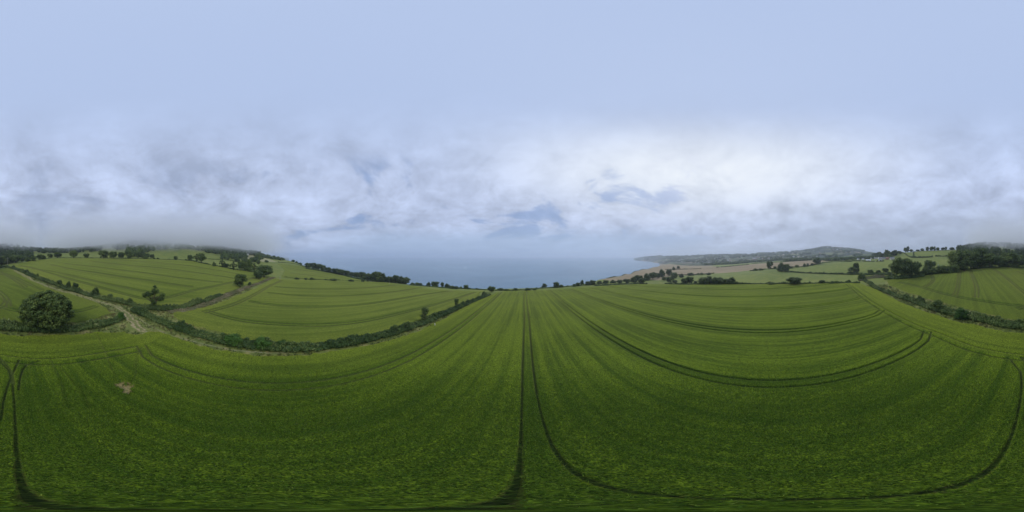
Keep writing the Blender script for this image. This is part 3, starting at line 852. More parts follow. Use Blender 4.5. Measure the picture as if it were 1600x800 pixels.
row([(574,426,438.5,15),(582,428,440,10),(589,423.5,440.5,16),(597,426,441,12),(606,431,441.5,10),(612,431,441.5,10),(618,429,442.5,11),(625,431,443,11),(633,432,444,14)],
    ['oak0','oak2','oak1','bush0'], '{} tree from the left in the clump at the corner above the sea', 'tree', 'trees of the clump at the corner above the sea', M['leaf_dark'])
row([(645,441,445.5,8),(652,441,446,7),(657,442,446.5,6),(669,440.5,447.5,7),(680,439,448,13),(691,440.5,449,5),(699,442.5,449.5,9),(706,446,451,7),(713,447,451.5,7),(720,447.5,451,5),(728,444.5,451.5,8)],
    ['bush0','bush1','oak1'], '{} bush from the left on the cliff edge left of the hedge end', 'bush', 'cliff edge bushes left of the hedge end')
at(768, 446, 457, 13, 'oak2', 'dark wind shaped tree where the diagonal hedge meets the cliff', 'tree')
row([(782,450,454,9),(792,451,454.5,8),(805,450,454,8),(825,449.5,454,9),(836,450.5,453.5,6),(851,443,449,8),(869.5,440,449.5,10),(877,444,449,7),(897,443.5,448,6),(903,441,447,8),(909,437,445.5,6),(918,439.5,445.5,9),(926,437,445,9),(936,438.5,443.5,9),(947,437.5,443,10)],
    ['bush1','bush0','far3'], '{} bush from the left on the cliff edge right of the hedge end', 'bush', 'cliff edge bushes right of the hedge end')
row([(958,437,442.5,9),(968,436.5,442.5,10),(979,435.5,442.5,11),(990,432,441,11),(998,428.5,441,12),(1004,434,444,12),(1012,426.5,438,12),(1020,424,436.5,11),(1027,426,435,9),(1035,420,432.5,10),(1045,420.5,430.5,9),(1038,432,438.5,8)],
    ['bush0','oak0','oak1'], '{} tree from the left in the dark thicket below the brown cliff field', 'tree', 'trees of the thicket below the brown cliff field', M['leaf_dark'])
row([(1053,425,434.5,11),(1047,432,441.5,12),(1054,437,443,8),(1069,434,444,11),(1077,431.5,444,13),(1087,438.5,443.5,6)],
    ['oak1','bush1'], '{} tree from the left between the thicket and the dark clump', 'tree', 'trees between the thicket and the dark clump')
row([(1064,427.5,433.5,8),(1079,426,430.5,11),(1091,426,429.5,4),(1096,426,429.5,5),(1107,425.5,429.5,7),(1053,416.5,422,5),(1060,415.5,419.5,5)],
    ['bush0','far3'], '{} bush from the left on the edge of the brown fields', 'bush', 'bushes on the edge of the brown fields')
row([(1100,432,444.5,17),(1110,431,444.5,18),(1121,431.5,444.5,15),(1131,434.5,444.5,14),(1141,432.5,444.5,16),(1149,439,444.5,8)],
    ['oak0','bush0','oak2'], '{} tree from the left in the dark clump beyond the barley', 'tree', 'trees of the dark clump beyond the barley', M['leaf_dark'])
row([(1181,419,423,9),(1189,419,422.5,8),(1203,407.5,420.5,10),(1211,415.5,420,5),(1221,409.5,424,14),(1229,411.5,424,10),(1235,415.5,419.5,9),(1245,413.5,418,6),(1257,411,417,5),(1262,411,416.5,4),(1276.5,402,413,12),(1269,411,415,5)],
    ['bush0','bush1','oak1','oak0'], '{} tree from the left along the hedge above the smooth green field', 'tree', 'trees along the hedge above the smooth green field')
row([(1207,440.5,445,13),(1241,431.5,445,20),(1284,437,443.5,11),(1299,438.5,443.5,12),(1325,437,442.5,9)], ['bush0','oak2','bush1','bush0'], '{} tree from the left on the far edge of the barley', 'tree', 'trees on the far right edge of the barley')
row([(1334,417,428.5,17),(1338,409.5,427.5,9),(1347,425,438.5,13),(1360,420,429,8),(1372,422,428,9),(1383,418.5,426,10),(1390,424,430,9),(1330,424,428.5,12)], ['oak0','tall0','oak1','bush0'], '{} tree from the left in the hollow beyond the right hedge', 'tree', 'trees in the hollow beyond the right hedge')
at(1409, 398.5, 434.5, 38, 'oak0', 'huge dark oak behind the crest, taller half of the big pair', group='big pair of oaks', mat=M['leaf_dark'])
at(1424, 405, 433.5, 36, 'oak2', 'broad dark oak behind the crest, lower right half of the big pair', group='big pair of oaks', mat=M['leaf_dark'])
row([(1453,405,424,19),(1447,418,430,15),(1459,417,429,15),(1472,414,428,18),(1482,414,427,16),(1492,413,426,16),(1441,423,431,12)], ['oak1','bush0','bush1','bush0'], '{} tree from the left in the belt round the right telegraph pole', 'tree', 'trees of the belt behind the right telegraph pole')
row([(1496,387.5,423,26),(1517,380.5,421,27),(1507,404,424,20),(1523,398,421,24),(1533,384,419,20),(1547,393,419,28),(1562,399,418,22),(1577,393,418,26),(1589,400,418,22)], oaks, '{} big tree from the left along the edge of the right wood', 'tree', 'big trees along the edge of the right wood')
row([(1414.5,386,392.5,5),(1418.5,385,392.5,5),(1424,389,392.5,5),(1434,389.5,392.5,6),(1441,388,391.5,6),(1449,385,391.5,5),(1456,384.5,391,7),(1460,385,391,5),(1465,386,391,5),(1473.5,386,391,6),(1478,385.5,390.5,4),(1487,386,390.5,7)],
    ['far0','far2','far1'], '{} tree from the left standing against the sky on the right hilltop', 'tree', 'trees against the sky on the right hilltop')
row([(1366,394.5,402,8),(1373,393,402,10),(1379,395,402,8),(1386,389.5,402,9),(1392,393,401,8),(1398,390,400,9),(1405,391.5,397,8)], ['far0','far1'], '{} tree from the left behind the white village roofs', 'tree', 'trees behind the white village roofs')

# --- woods on the hills: every tree on its own
def wood(x0, x1, r0, r1, n, h0, h1, label, group, kinds=('far0', 'far1'), mat=None, seed=0, keep=None):
    g = np.random.default_rng(900+seed); k = 0; pts = []; tries = 0
    while k < n and tries < n*30:
        tries += 1
        px = g.uniform(x0, x1) % 1600; r = math.sqrt(g.uniform(r0*r0, r1*r1))
        x, y = PR(px, r)
        if zone_at(x, y) in (1, 2, 3, 4, 5, 6, 7, 8): continue
        if any((x-a)**2+(y-b)**2 < 30 for a, b in pts): continue
        pts.append((x, y)); k += 1
        h = g.uniform(h0, h1)
        tree(kinds[k % len(kinds)], x, y, h, h*g.uniform(.9, 1.35), label, 'tree', group, mat=mat)
def zone_at(x, y):
    r = math.hypot(x, y); a = int(round((math.atan2(x, y) % (2*pi))/(2*pi)*NAZ)) % NAZ
    i = min(int(np.searchsorted(RR, r)), NR-1)
    return int(zone[a*NR+i])
wood(1496, 1590, 235, 560, 40, 9, 15, 'dark tree just inside the wood covering the right hill', 'trees inside the right hill wood', mat=M['leaf_dark'], seed=7)
wood(-8, 48, 262, 330, 10, 8, 12, 'dark tree just inside the far left hill wood', 'trees inside the far left hill wood', mat=M['leaf_dark'], seed=1)
wood(204, 240, 268, 330, 9, 8, 11, 'dark tree on the near edge of the wood beside the misty field', 'trees on the near edge of the wood beside the misty field', mat=M['leaf_dark'], seed=3)
wood(345, 405, 300, 400, 14, 7, 10, 'dim tree on the slope between the misty field and the sloping hedge', 'trees on the slope beside the misty field', mat=M['leaf_dark'], seed=5)
wood(1300, 1400, 570, 660, 14, 7, 11, 'dark tree among the village houses', 'trees among the village houses', mat=M['leaf_dark'], seed=8)
def mass(regs, label, seed, step, hm=1.0):
    """a hillside wood that reads as one mass: crowns side by side"""
    g = np.random.default_rng(seed); cl = []
    for x0, x1, r0, r1, h in regs:
        area = (x1-x0)/1600*pi*(r1*r1-r0*r0); n = int(area/(step*step))
        for _ in range(n):
            px = g.uniform(x0, x1) % 1600; r = math.sqrt(g.uniform(r0*r0, r1*r1)); x, y = PR(px, r)
            if zone_at(x, y) in (1, 2, 3, 4, 5, 6, 7, 8): continue
            if fbm(np.array(x/45.), np.array(y/45.), seed, 3) < .40: continue
            z = float(terrain(x, y)); hh = h*g.uniform(.45, 1.25); q = step*g.uniform(.45, .8)
            cl.append((x, y, z+hh*.55, q, q, hh*.5))
            a = g.uniform(0, 6.28); cl.append((x+q*.5*cos(a), y+q*.5*sin(a), z+hh*.9, q*.6, q*.6, hh*.25))
    ob = clumps_mesh('wood', cl, 1.1, .45, M['leaf'], seed, core=.8, tones=np.repeat(g.uniform(.05, .85, len(cl)//2), 2)[:len(cl)])
    return tag(ob, label, 'wood', None, 'stuff')
mass([(-14, 30, 300, 620, 11), (30, 52, 300, 540, 10)], 'dense misty wood covering the far left hill', 201, 7)
mass([(52, 200, 430, 560, 9), (120, 200, 470, 640, 9)], 'misty wooded ridge between the two left hills', 202, 7)
mass([(198, 242, 285, 640, 11), (242, 350, 440, 640, 9)], 'foggy wood beside and above the misty field', 203, 7)
mass([(345, 408, 330, 560, 9), (320, 345, 400, 560, 8), (408, 470, 450, 560, 5)], 'wooded slope falling from the misty hill towards the sea', 204, 7)
mass([(1495, 1590, 260, 600, 12), (1520, 1590, 235, 300, 10)], 'dense wood covering the right hill', 205, 7)
mass([(1290, 1400, 600, 800, 9), (1225, 1310, 680, 900, 9), (1100, 1230, 900, 1050, 9), (1380, 1412, 455, 520, 8)], 'woods behind the village and the brown fields', 206, 8)

# far woods and garden trees of the town: nobody could count them
g = np.random.default_rng(5)
cl = []
while len(cl) < 1500:
    px = g.uniform(1008, 1350); r = math.sqrt(g.uniform(1000**2, 3300**2))
    if px < 1035 and r < 3400 and r > 1000: r = g.uniform(3500, 4300)
    if px >= 1035 and px < 1095 and r < 1500: continue
    if fbm(np.array(px/14.0), np.array(r/260.0), 61, 3) < .47: continue
    x, y = PR(px, r); z = float(terrain(x, y))
    if z < 8: continue
    q = g.uniform(4, 9)*(1+r/3000)
    cl.append((x, y, z+q*.5, q*1.4, q*1.4, q*.8))
o_ = clumps_mesh('distant_woodland', cl, 4.0, .7, M['leaf_dark'], 77)
tag(o_, 'hazy woods and garden trees spread through the distant town', 'woodland', None, 'stuff')

# ------------------------------------------------------------------ hedges
def hedge(pts, wd, h, leaf, label, cat='hedge', mat=None, seed=1, step=.8, var=.35, bright=None, name='hedge', dens=.75, gapf=0.0, world=False):
    pl = smooth_line(PP(pts) if not world else np.array(pts), 6)
    seg = np.linalg.norm(np.diff(pl, axis=0), axis=1); L = seg.sum(); cs = np.concatenate([[0], np.cumsum(seg)])
    g = np.random.default_rng(seed); n = int(L/step)
    s = np.linspace(0, L, n); cxy = np.c_[np.interp(s, cs, pl[:, 0]), np.interp(s, cs, pl[:, 1])]
    tg = np.gradient(cxy, axis=0); tg /= np.linalg.norm(tg, axis=1)[:, None]+1e-9; nr = np.c_[-tg[:, 1], tg[:, 0]]
    big = .62+.7*vnoise(s/6.0, s*0+seed, 3)+(.5*(vnoise(s/2.2, s*0+seed, 4)-.5))
    cl = []; tn = []
    tl = vnoise(s/5.0, s*0+seed*3.3, 6)
    for i in range(n):
        if gapf and vnoise(np.array(s[i]/6.0), np.array(seed*1.7), 8) < gapf: continue
        hh = h*big[i]*(1+g.normal()*.05)
        for k in range(3):
            o = (k-1)*wd*.3+g.normal()*wd*.06; q = wd*.33*g.uniform(.8, 1.25)
            x, y = cxy[i]+nr[i]*o; z = float(terrain(x, y))
            top = hh*(1-.25*abs(k-1))
            cl.append((x, y, z+top*.5, q, q, top*.52)); tn.append(np.clip(tl[i]*.9+g.normal()*.1, .05, .95))
            if k == 1 and g.random() < .5: 
                cl.append((x+g.normal()*.3, y+g.normal()*.3, z+top*.95, q*.6, q*.6, q*.5)); tn.append(np.clip(tl[i]+.1, 0, .9))
    ob = clumps_mesh(name, cl, leaf, dens, mat or M['hedge'], seed, tones=np.array(tn), core=.8)
    c0 = np.array([cl[0][0], cl[0][1], cl[0][2]-1])
    tag(ob, label, cat)
    return ob
hedge([(1350,439),(1362,446.5),(1380,455),(1400,463),(1425,471.5),(1452,482),(1487,492),(1519,499.5),(1550,507),(1599,513.5),(50,517.5),(100,517),(130,515),(155,510),(176,504),(190,498)],
      2.8, 2.2, .36, 'long bushy hedge curving from the right hollow behind the camera to the track bend', seed=11)
hedge([(209,486),(222,492),(240,499),(262,508),(287,517),(322,527.5),(362,537.5),(412,543.5),(450,546.5),(500,544.5),(540,539),(575,532),(607,524),(640,513),(668,503),(700,489),(725,478),(748,468.5),(764,461)],
      3.2, 2.2, .36, 'long diagonal hedge dividing the big barley field from the left field', seed=12)
hedge([(10,418),(22,420.5),(34,424.5),(50,432),(70,440),(95,449),(120,457),(150,465),(175,471),(205,477),(235,484),(262,485.5),(290,481),(320,472),(344,462)],
      2.8, 2.1, .38, 'dark hedge running up beside the farm track and round the pale field corner', seed=13, mat=M['leaf_dark'])
hedge([(268,488),(292,485.5),(320,477),(345,466.5),(368,457.5),(392,447.5),(412,440),(428,434)], 3.4, .95, .32, 'pale bramble bank leading up to the big spreading tree', 'bramble bank', M['bramble'], 14)
hedge([(444,433),(455,434.5),(480,436.3),(510,437.8),(540,438.7),(575,440)], 2.2, 1.0, .5, 'thin dark hedge between the left barley and the hay field', seed=15, mat=M['leaf_dark'], step=1.6)
hedge([(60,405.5),(80,403.8),(100,403.3),(150,403.3),(200,403.8),(250,405.3),(290,406.8)], 2.2, 1.1, .7, 'thin dark hedge along the top of the pale field', seed=16, mat=M['leaf_dark'], step=2)
hedge([(290,407),(310,410.5),(340,416.5),(365,421.5),(385,424),(405,428)], 2.4, 1.6, .6, 'dark hedge sloping down the right side of the pale field', seed=17, mat=M['leaf_dark'], step=1.6)
hedge([(478,420),(505,424.3),(540,431.5),(565,436.8),(590,440.2),(612,441.4),(634,443.6)], 5, 2.6, .7, 'low undergrowth at the foot of the belt between the hay field and the sea', 'undergrowth', seed=44, name='undergrowth', step=1.8, mat=M['leaf_dark'])
hedge([(640,445.5),(665,447.5),(700,450.5),(730,451.5),(765,453.5)], 5, 1.1, .6, 'low dark scrub along the cliff edge left of the hedge end', 'scrub', seed=18, step=1.8, name='cliff_scrub')
hedge([(775,454),(800,454),(820,453),(850,450.5),(880,448.5),(905,446.5),(930,444.5)], 5, 1.0, .6, 'low dark scrub along the cliff edge right of the hedge end', 'scrub', seed=19, step=1.8, name='cliff_scrub')
hedge([(930,214,0),(960,219,0),(985,222,0),(1010,216,0)], 4, 1.6, .7, 'dark hedge under the thicket at the far edge of the barley', seed=20, step=2, mat=M['leaf_dark'])
hedge([(1040,199,0),(1065,186,0),(1095,173,0),(1150,160,0),(1200,149.5,0),(1250,141.5,0),(1290,136.5,0),(1315,133,0),(1342,129,0)], 3, 1.7, .6, 'dark hedge along the far right edge of the barley', seed=21, step=1.8, mat=M['leaf_dark'])
hedge([(1228,424.5),(1245,426),(1260,427),(1290,428.3),(1320,429),(1345,429)], 4, 2.6, .8, 'dark thick hedge between the two smooth green fields', seed=22, step=2.2, mat=M['leaf_dark'])
hedge([(1172,423.5),(1190,421.8),(1210,420.2),(1222,423)], 3.5, 2.2, .9, 'dark hedge at the corner of the brown field', seed=23, step=2.5, mat=M['leaf_dark'])
hedge([(1225,419),(1240,417.8),(1260,416),(1275,413.2),(1290,410.5),(1312,409),(1330,409)], 3.5, 2.2, .9, 'dark hedge above the smooth green field, ending at the village', seed=24, step=2.5, mat=M['leaf_dark'])
hedge([(1424,402.5),(1440,403),(1457,402)], 4, 4.6, 1.1, 'dark tall hedge crossing the right hill, longer left piece', seed=25, step=2.5, mat=M['leaf_dark'])
hedge([(1462,400.8),(1475,400.8),(1486,400)], 4, 3.6, 1.1, 'dark tall hedge crossing the right hill, shorter right piece', seed=26, step=2.5, mat=M['leaf_dark'])
hedge([(1390,397.5),(1410,393.5),(1430,392.2),(1460,391.2),(1492,390.5)], 3, 1.8, 1.0, 'thin hedge along the skyline of the right hill', seed=27, step=2.5, mat=M['leaf_dark'])
hedge([(1345,439),(1355,436),(1370,434.5),(1385,434)], 4, 1.6, .5, 'low tangled scrub at the far end of the right hedge', 'scrub', seed=28, name='scrub', mat=M['bramble'])
hedge([(1386,436.5),(1400,436),(1418,435),(1440,432.5)], 6, 3.4, .6, 'dense thicket round the feet of the two big oaks', 'undergrowth', seed=41, name='undergrowth', mat=M['leaf_dark'], step=1.6)
hedge([(1345,430.5),(1358,429.5),(1372,429),(1388,429.5)], 7, 2.2, .7, 'tangled brown scrub in the hollow beyond the right hedge', 'scrub', seed=42, name='scrub', step=2)
hedge([(1348,434),(1362,432.5),(1380,431.5)], 5, 1.6, .7, 'pale bramble patch in the hollow beyond the right hedge', 'scrub', seed=43, name='scrub', mat=M['bramble'], step=2)
for k, (pts, lab) in enumerate((([(1045,431),(1070,429.8),(1095,429),(1115,427.5)], 'thin dark hedge under the brown field, nearest the thicket'), ([(1040,421.5),(1065,421),(1095,420)], 'broken dark hedge crossing the middle of the brown field'),
    ([(1120,418),(1145,416),(1170,413.5)], 'dark hedge along the top of the brown field before the town'), ([(1175,412),(1205,410.3),(1235,408.5),(1265,406.5)], 'dark tree lined hedge between brown field and town'), ([(1290,407),(1320,407.5),(1345,408.3),(1380,408.5)], 'dark hedge in front of the village houses'))):
    hedge(pts, 4, 2.4, 1.1, lab, seed=60+k, step=2.6, mat=M['leaf_dark'], gapf=.25)
hedge([(1436,431.5),(1455,429),(1480,425.5),(1500,423),(1530,420),(1560,418.5),(1590,418.5)], 4, 2.4, .7, 'dense undergrowth along the foot of the right wood', 'undergrowth', seed=29, name='undergrowth', step=1.6)
hedge([(1590,419),(1599,419),(4,418),(12,416)], 4, 2.4, .7, 'dense undergrowth at the foot of the left pole', 'undergrowth', seed=30, name='undergrowth', step=1.6)
hedge([(435,410),(450,411),(465,413.5),(480,418)], 3, 1.4, .9, 'dark hedge along the top of the small hay field', seed=31, step=2.5, mat=M['leaf_dark'])
hedge([(320,404.5),(340,406),(356,407),(380,409.5),(405,410)], 3, 1.5, .9, 'thin dark hedge below the wooded misty slope', seed=32, step=2.5, mat=M['leaf_dark'])
hedge([(950,338,0),(962,380,0),(975,432,0),(988,545,0),(1000,640,0),(1015,830,0)], 4, 1.6, 1.1, 'dark scrub line along the cliff top beside the brown field', 'scrub', seed=33, name='cliff_scrub', step=3)

# ------------------------------------------------------------------ rough grass and weeds on the verges
g = np.random.default_rng(55)
bl = []
N0 = 90000
rr_ = np.sqrt(g.uniform(26**2, 118**2, N0)); aa = g.uniform(0, 2*pi, N0)
xs = rr_*np.sin(aa); ys = rr_*np.cos(aa)
ai = np.round((aa % (2*pi))/(2*pi)*NAZ).astype(int) % NAZ; ri = np.clip(np.searchsorted(RR, rr_), 0, NR-1)
zn = zone[ai*NR+ri]; wh = wheel[ai*NR+ri]
ok = ((zn == 0) & (wh < .15)) & (vnoise(xs/2.0, ys/2.0, 71) > .25)
xs, ys = xs[ok], ys[ok]; zs = terrain(xs, ys)
n = len(xs); k = 4
X = np.repeat(xs, k)+g.normal(size=n*k)*.12; Y = np.repeat(ys, k)+g.normal(size=n*k)*.12; Z = np.repeat(zs, k)
hh = g.uniform(.35, .95, n*k)*np.repeat(.6+.7*vnoise(xs/3, ys/3, 72), k); a = g.uniform(0, 2*pi, n*k); wv = g.uniform(.05, .13, n*k)
lean = g.normal(size=(n*k, 2))*.22
v = np.stack([np.c_[X-np.cos(a)*wv, Y-np.sin(a)*wv, Z], np.c_[X+np.cos(a)*wv, Y+np.sin(a)*wv, Z], np.c_[X+lean[:, 0], Y+lean[:, 1], Z+hh]], 1).reshape(-1, 3)
tone = np.repeat(np.clip(vnoise(xs/4, ys/4, 73)*.9+g.normal(size=n)*.2, 0, 1), k)
M['weeds'] = leaf_mat('rough_grass_blades', (.05, .085, .02), (.11, .135, .035), (.19, .16, .07), (.24, .16, .09), trans=.2)
wo = mesh_from('rough_grass', v, np.arange(n*k*3).reshape(-1, 3), M['weeds'], fattrs={'tone': tone}, smooth=False)
tag(wo, 'tall rough grass and weeds on the verges beside the hedges', 'grass', None, 'stuff')

# the standing barley close below: separate leaning blades
g = np.random.default_rng(91)
N1 = 560000
rr_ = 33*np.sqrt(g.random(N1))*g.uniform(.55, 1, N1); aa = g.uniform(0, 2*pi, N1)
xs = rr_*np.sin(aa); ys = rr_*np.cos(aa)
ai = np.round((aa % (2*pi))/(2*pi)*NAZ).astype(int) % NAZ; ri = np.clip(np.searchsorted(RR, rr_), 0, NR-1); q_ = ai*NR+ri
ok = (zone[q_] == 1) & (trk[q_] < .55) & (bare[q_] < .5)
xs, ys = xs[ok], ys[ok]; n = len(xs); zs = terrain(xs, ys)+.52
h_ = g.uniform(.16, .42, n); a = g.uniform(0, 2*pi, n); wv = g.uniform(.014, .034, n); ln = g.normal(size=(n, 2))*.17+np.array([.06, .02])
v = np.stack([np.c_[xs-np.cos(a)*wv, ys-np.sin(a)*wv, zs], np.c_[xs+np.cos(a)*wv, ys+np.sin(a)*wv, zs], np.c_[xs+ln[:, 0], ys+ln[:, 1], zs+h_]], 1).reshape(-1, 3)
M['blades'] = leaf_mat('barley_blades', (.028, .070, .006), (.098, .190, .014), (.20, .30, .028), (.30, .36, .06), trans=.25)
tone = np.clip(.32+.12*vnoise(xs/5, ys/5, 88)+g.normal(size=n)*.34, 0, 1)
bo = mesh_from('barley', v, np.arange(n*3).reshape(-1, 3), M['blades'], fattrs={'tone': tone}, smooth=False)
tag(bo, 'standing green barley straight below the camera', 'crop', None, 'stuff')

# ------------------------------------------------------------------ houses
import bmesh
M['render'] = simple_mat('white_render', (.74, .73, .69), .8, .06, 1.0)
M['cream'] = simple_mat('cream_render', (.60, .56, .46), .8, .06, 1.0)
M['brick'] = simple_mat('brick_wall', (.36, .22, .16), .9, .15, 2.0)
M['slate'] = simple_mat('slate', (.17, .17, .18), .6, .2, 1.5)
M['tile'] = simple_mat('clay_tile', (.30, .17, .12), .8, .2, 1.5)
M['sheet'] = simple_mat('pale_sheet_roof', (.66, .67, .68), .5, .05, 1.0)
M['glass'] = simple_mat('window_glass', (.03, .035, .04), .15, .2, 1.0)
def bm_obj(name, bm, mat, parent=None):
    me = bpy.data.meshes.new(name); bm.normal_update(); bm.to_mesh(me); bm.free(); me.materials.append(mat)
    o = bpy.data.objects.new(name, me); COL.objects.link(o)
    if parent: o.parent = parent
    return o
def bmbox(bm, x0, x1, y0, y1, z0, z1):
    vs = [bm.verts.new((x, y, z)) for x in (x0, x1) for y in (y0, y1) for z in (z0, z1)]
    for f in ((0, 1, 3, 2), (4, 6, 7, 5), (0, 4, 5, 1), (2, 3, 7, 6), (0, 2, 6, 4), (1, 5, 7, 3)): bm.faces.new([vs[i] for i in f])
def gable(bm, L, Wd, z0, zr, over=.35, th=.22):
    for s in (-1, 1):
        sl = (zr-z0)/(Wd/2); ye = s*(Wd/2+over); ze = z0-over*sl
        vs = [bm.verts.new(p) for p in ((-L/2-over, 0, zr), (L/2+over, 0, zr), (L/2+over, ye, ze), (-L/2-over, ye, ze), (-L/2-over, 0, zr+th), (L/2+over, 0, zr+th), (L/2+over, ye, ze+th), (-L/2-over, ye, ze+th))]
        for f in ((0, 1, 2, 3), (7, 6, 5, 4), (0, 4, 5, 1), (1, 5, 6, 2), (2, 6, 7, 3), (3, 7, 4, 0)): bm.faces.new([vs[i] for i in f])
def house(name, L, Wd, H, R_, wall, roof, detail=True, storeys=2):
    e = bpy.data.objects.new(name, None); COL.objects.link(e)
    b = bmesh.new(); bmbox(b, -L/2, L/2, -Wd/2, Wd/2, -2, H)
    for s in (-1, 1):
        vs = [b.verts.new(p) for p in ((s*L/2, -Wd/2, H), (s*L/2, Wd/2, H), (s*L/2, 0, H+R_))]; b.faces.new(vs if s > 0 else vs[::-1])
    bm_obj('wall', b, wall, e)
    b = bmesh.new(); gable(b, L, Wd, H+.02, H+R_); ro = bm_obj('roof', b, roof, e)
    if detail:
        b = bmesh.new(); bmbox(b, L/2-1.3, L/2-.5, -.5, .5, H+.3, H+R_+1.3); bm_obj('chimney', b, M['brick'], ro)
        nw = max(2, int(L/3))
        for st in range(storeys):
            for i in range(nw):
                if st == 0 and i == nw//2: continue
                for s in (-1, 1):
                    b = bmesh.new(); xc = -L/2+(i+.5)*L/nw; y_ = s*(Wd/2+.03)
                    bmbox(b, xc-.5, xc+.5, min(y_, y_-s*.1), max(y_, y_-s*.1), 1+2.7*st, 2.2+2.7*st); bm_obj('window', b, M['glass'], e)
        b = bmesh.new(); xc = -L/2+(nw//2+.5)*L/nw; bmbox(b, xc-.5, xc+.5, -Wd/2-.04, -Wd/2+.06, 0, 2.1); bm_obj('door', b, M['bark'], e)
    return e
def copy_tree(o, parent=None):
    c = o.copy(); COL.objects.link(c); c.parent = parent
    for ch in [q for q in bpy.data.objects if q.parent == o]: copy_tree(ch, c)
    return c
hp = {'white': house('house', 12, 8, 5.4, 2.8, M['render'], M['slate']), 'cream': house('house', 15, 9, 5.6, 3.2, M['cream'], M['slate']),
      'brick': house('house', 11, 7.5, 5.2, 3.0, M['brick'], M['tile']), 'barn': house('barn', 19, 9, 4.2, 1.6, M['render'], M['sheet'], detail=False),
      'far1': house('town_house', 16, 10, 6.5, 3.2, M['render'], M['slate'], detail=False), 'far2': house('town_house', 18, 10, 6, 3.5, M['cream'], M['tile'], detail=False),
      'far3': house('town_house', 22, 11, 8, 3.0, M['brick'], M['slate'], detail=False)}
first = {k: True for k in hp}
def put(kind, px, base=None, r=None, rot=None, label='', group=None, sc=1.0):
    o = hp[kind] if first[kind] else copy_tree(hp[kind]); first[kind] = False
    x, y = P(px, base) if r is None else PR(px, r)
    o.location = (x, y, float(terrain(x, y))); o.scale = (sc*(.72 if group == 'houses of the village' else 1),)*3
    o.rotation_euler = (0, 0, -math.atan2(x, y)+(rot if rot is not None else random.uniform(-.5, .5)))
    tag(o, label, 'barn' if kind == 'barn' else 'house', group)
for kind, px, yb, rot, lab in (('white', 1341, 406, .9, 'white house at the left end of the village'), ('white', 1348.5, 405.8, .1, 'white house second from the left in the village'),
    ('barn', 1356.5, 407.8, .05, 'long low white barn in front of the village trees'), ('white', 1362, 404.6, .4, 'white house behind the long white barn'),
    ('cream', 1368.5, 404.8, -.3, 'cream house right of the long white barn, among trees'), ('white', 1374, 404.4, .7, 'pale house in the middle of the village row'),
    ('white', 1375.5, 407.6, -.2, 'small white house standing forward on the field edge'), ('cream', 1380, 405.4, .3, 'cream house right of the forward white house'),
    ('brick', 1386.5, 405.6, .0, 'brick house second from the right in the village'), ('cream', 1394, 405.6, .2, 'large cream house at the right end of the village'),
    ('white', 1283, 405.8, .1, 'white house alone beside the tree at the end of the brown field'), ('barn', 1304.5, 403.6, .0, 'long white roofed barn among trees left of the village'),
    ('brick', 1318, 404.5, .5, 'brick house half hidden by trees left of the village')):
    put(kind, px, yb, None, rot, lab, 'houses of the village')
put('far1', 386, 399, rot=.2, label='tiny pale house on the misty wooded slope', group=None, sc=.5)
g = np.random.default_rng(31); cnt = 0
cl_far = [(px, r) for px, r in zip(g.uniform(1176, 1202, 16), g.uniform(1150, 1700, 16))]
while cnt < 120:
    if cnt < 16: px, r = cl_far[cnt]
    else:
        px = g.uniform(1036, 1340); r = math.sqrt(g.uniform(1150**2, 2900**2))
        if px < 1095 and r < 1700: r = g.uniform(1700, 2900)
    x, y = PR(px, r)
    z = float(terrain(x, y)); cnt += 1
    if z < 8: continue
    if cnt <= 16: lab, gp = 'pale house in the bright cluster of the town above the brown field', 'houses of the bright town cluster'
    elif px < 1110: lab, gp = 'hazy house of the seaside end of the distant town', 'hazy houses at the seaside end of the town'
    else: lab, gp = 'hazy house scattered among trees in the inland part of the distant town', 'hazy houses in the inland part of the town'
    put(['far1', 'far2', 'far3', 'far2'][cnt % 4], px, None, r, g.uniform(-.6, .6), lab, gp, sc=g.uniform(.6, 1.05))

# ------------------------------------------------------------------ telegraph poles, posts
M['pole'] = simple_mat('weathered_pole', (.34, .31, .27), .9, .2, 2.0)
M['ceramic'] = simple_mat('insulator', (.5, .48, .44), .4, .1, 2.0)
def cyl(bm, x, y, z0, z1, r0, r1, n=10):
    a_ = [bm.verts.new((x+r0*cos(2*pi*k/n), y+r0*sin(2*pi*k/n), z0)) for k in range(n)]
    b_ = [bm.verts.new((x+r1*cos(2*pi*k/n), y+r1*sin(2*pi*k/n), z1)) for k in range(n)]
    for k in range(n): bm.faces.new((a_[k], a_[(k+1) % n], b_[(k+1) % n], b_[k]))
    bm.faces.new(b_); bm.faces.new(a_[::-1])
def pole(px, yt, yb, label, rot=0.0, s=1.0, name='telegraph_pole'):
    x, y = P(px, yb); z = float(terrain(x, y)); h = math.hypot(x, y)*tan(radians((400-yt)*.225))+CAMZ-z
    e = bpy.data.objects.new(name, None); COL.objects.link(e); e.location = (x, y, z); e.rotation_euler = (0, 0, -math.atan2(x, y)+rot)
    b = bmesh.new(); cyl(b, 0, 0, -.5, h, .26*s, .17*s); bm_obj('post', b, M['pole'], e)
    b = bmesh.new(); bmbox(b, -.9*s, .9*s, -.30*s, -.18*s, h-.75, h-.6); arm = bm_obj('crossarm', b, M['pole'], e)
    for q in (-.8, -.3, .3, .8):
        b = bmesh.new(); cyl(b, q*s, -.24*s, h-.598, h-.4, .06*s, .04*s, 8); bm_obj('insulator', b, M['ceramic'], arm)
    tag(e, label, 'pole')
pole(12, 402.3, 415, 'pale telegraph pole in front of the dark trees at the far left')
pole(1465.6, 412.8, 427.5, 'pale telegraph pole on the crest in front of the belt of trees, right', .4)
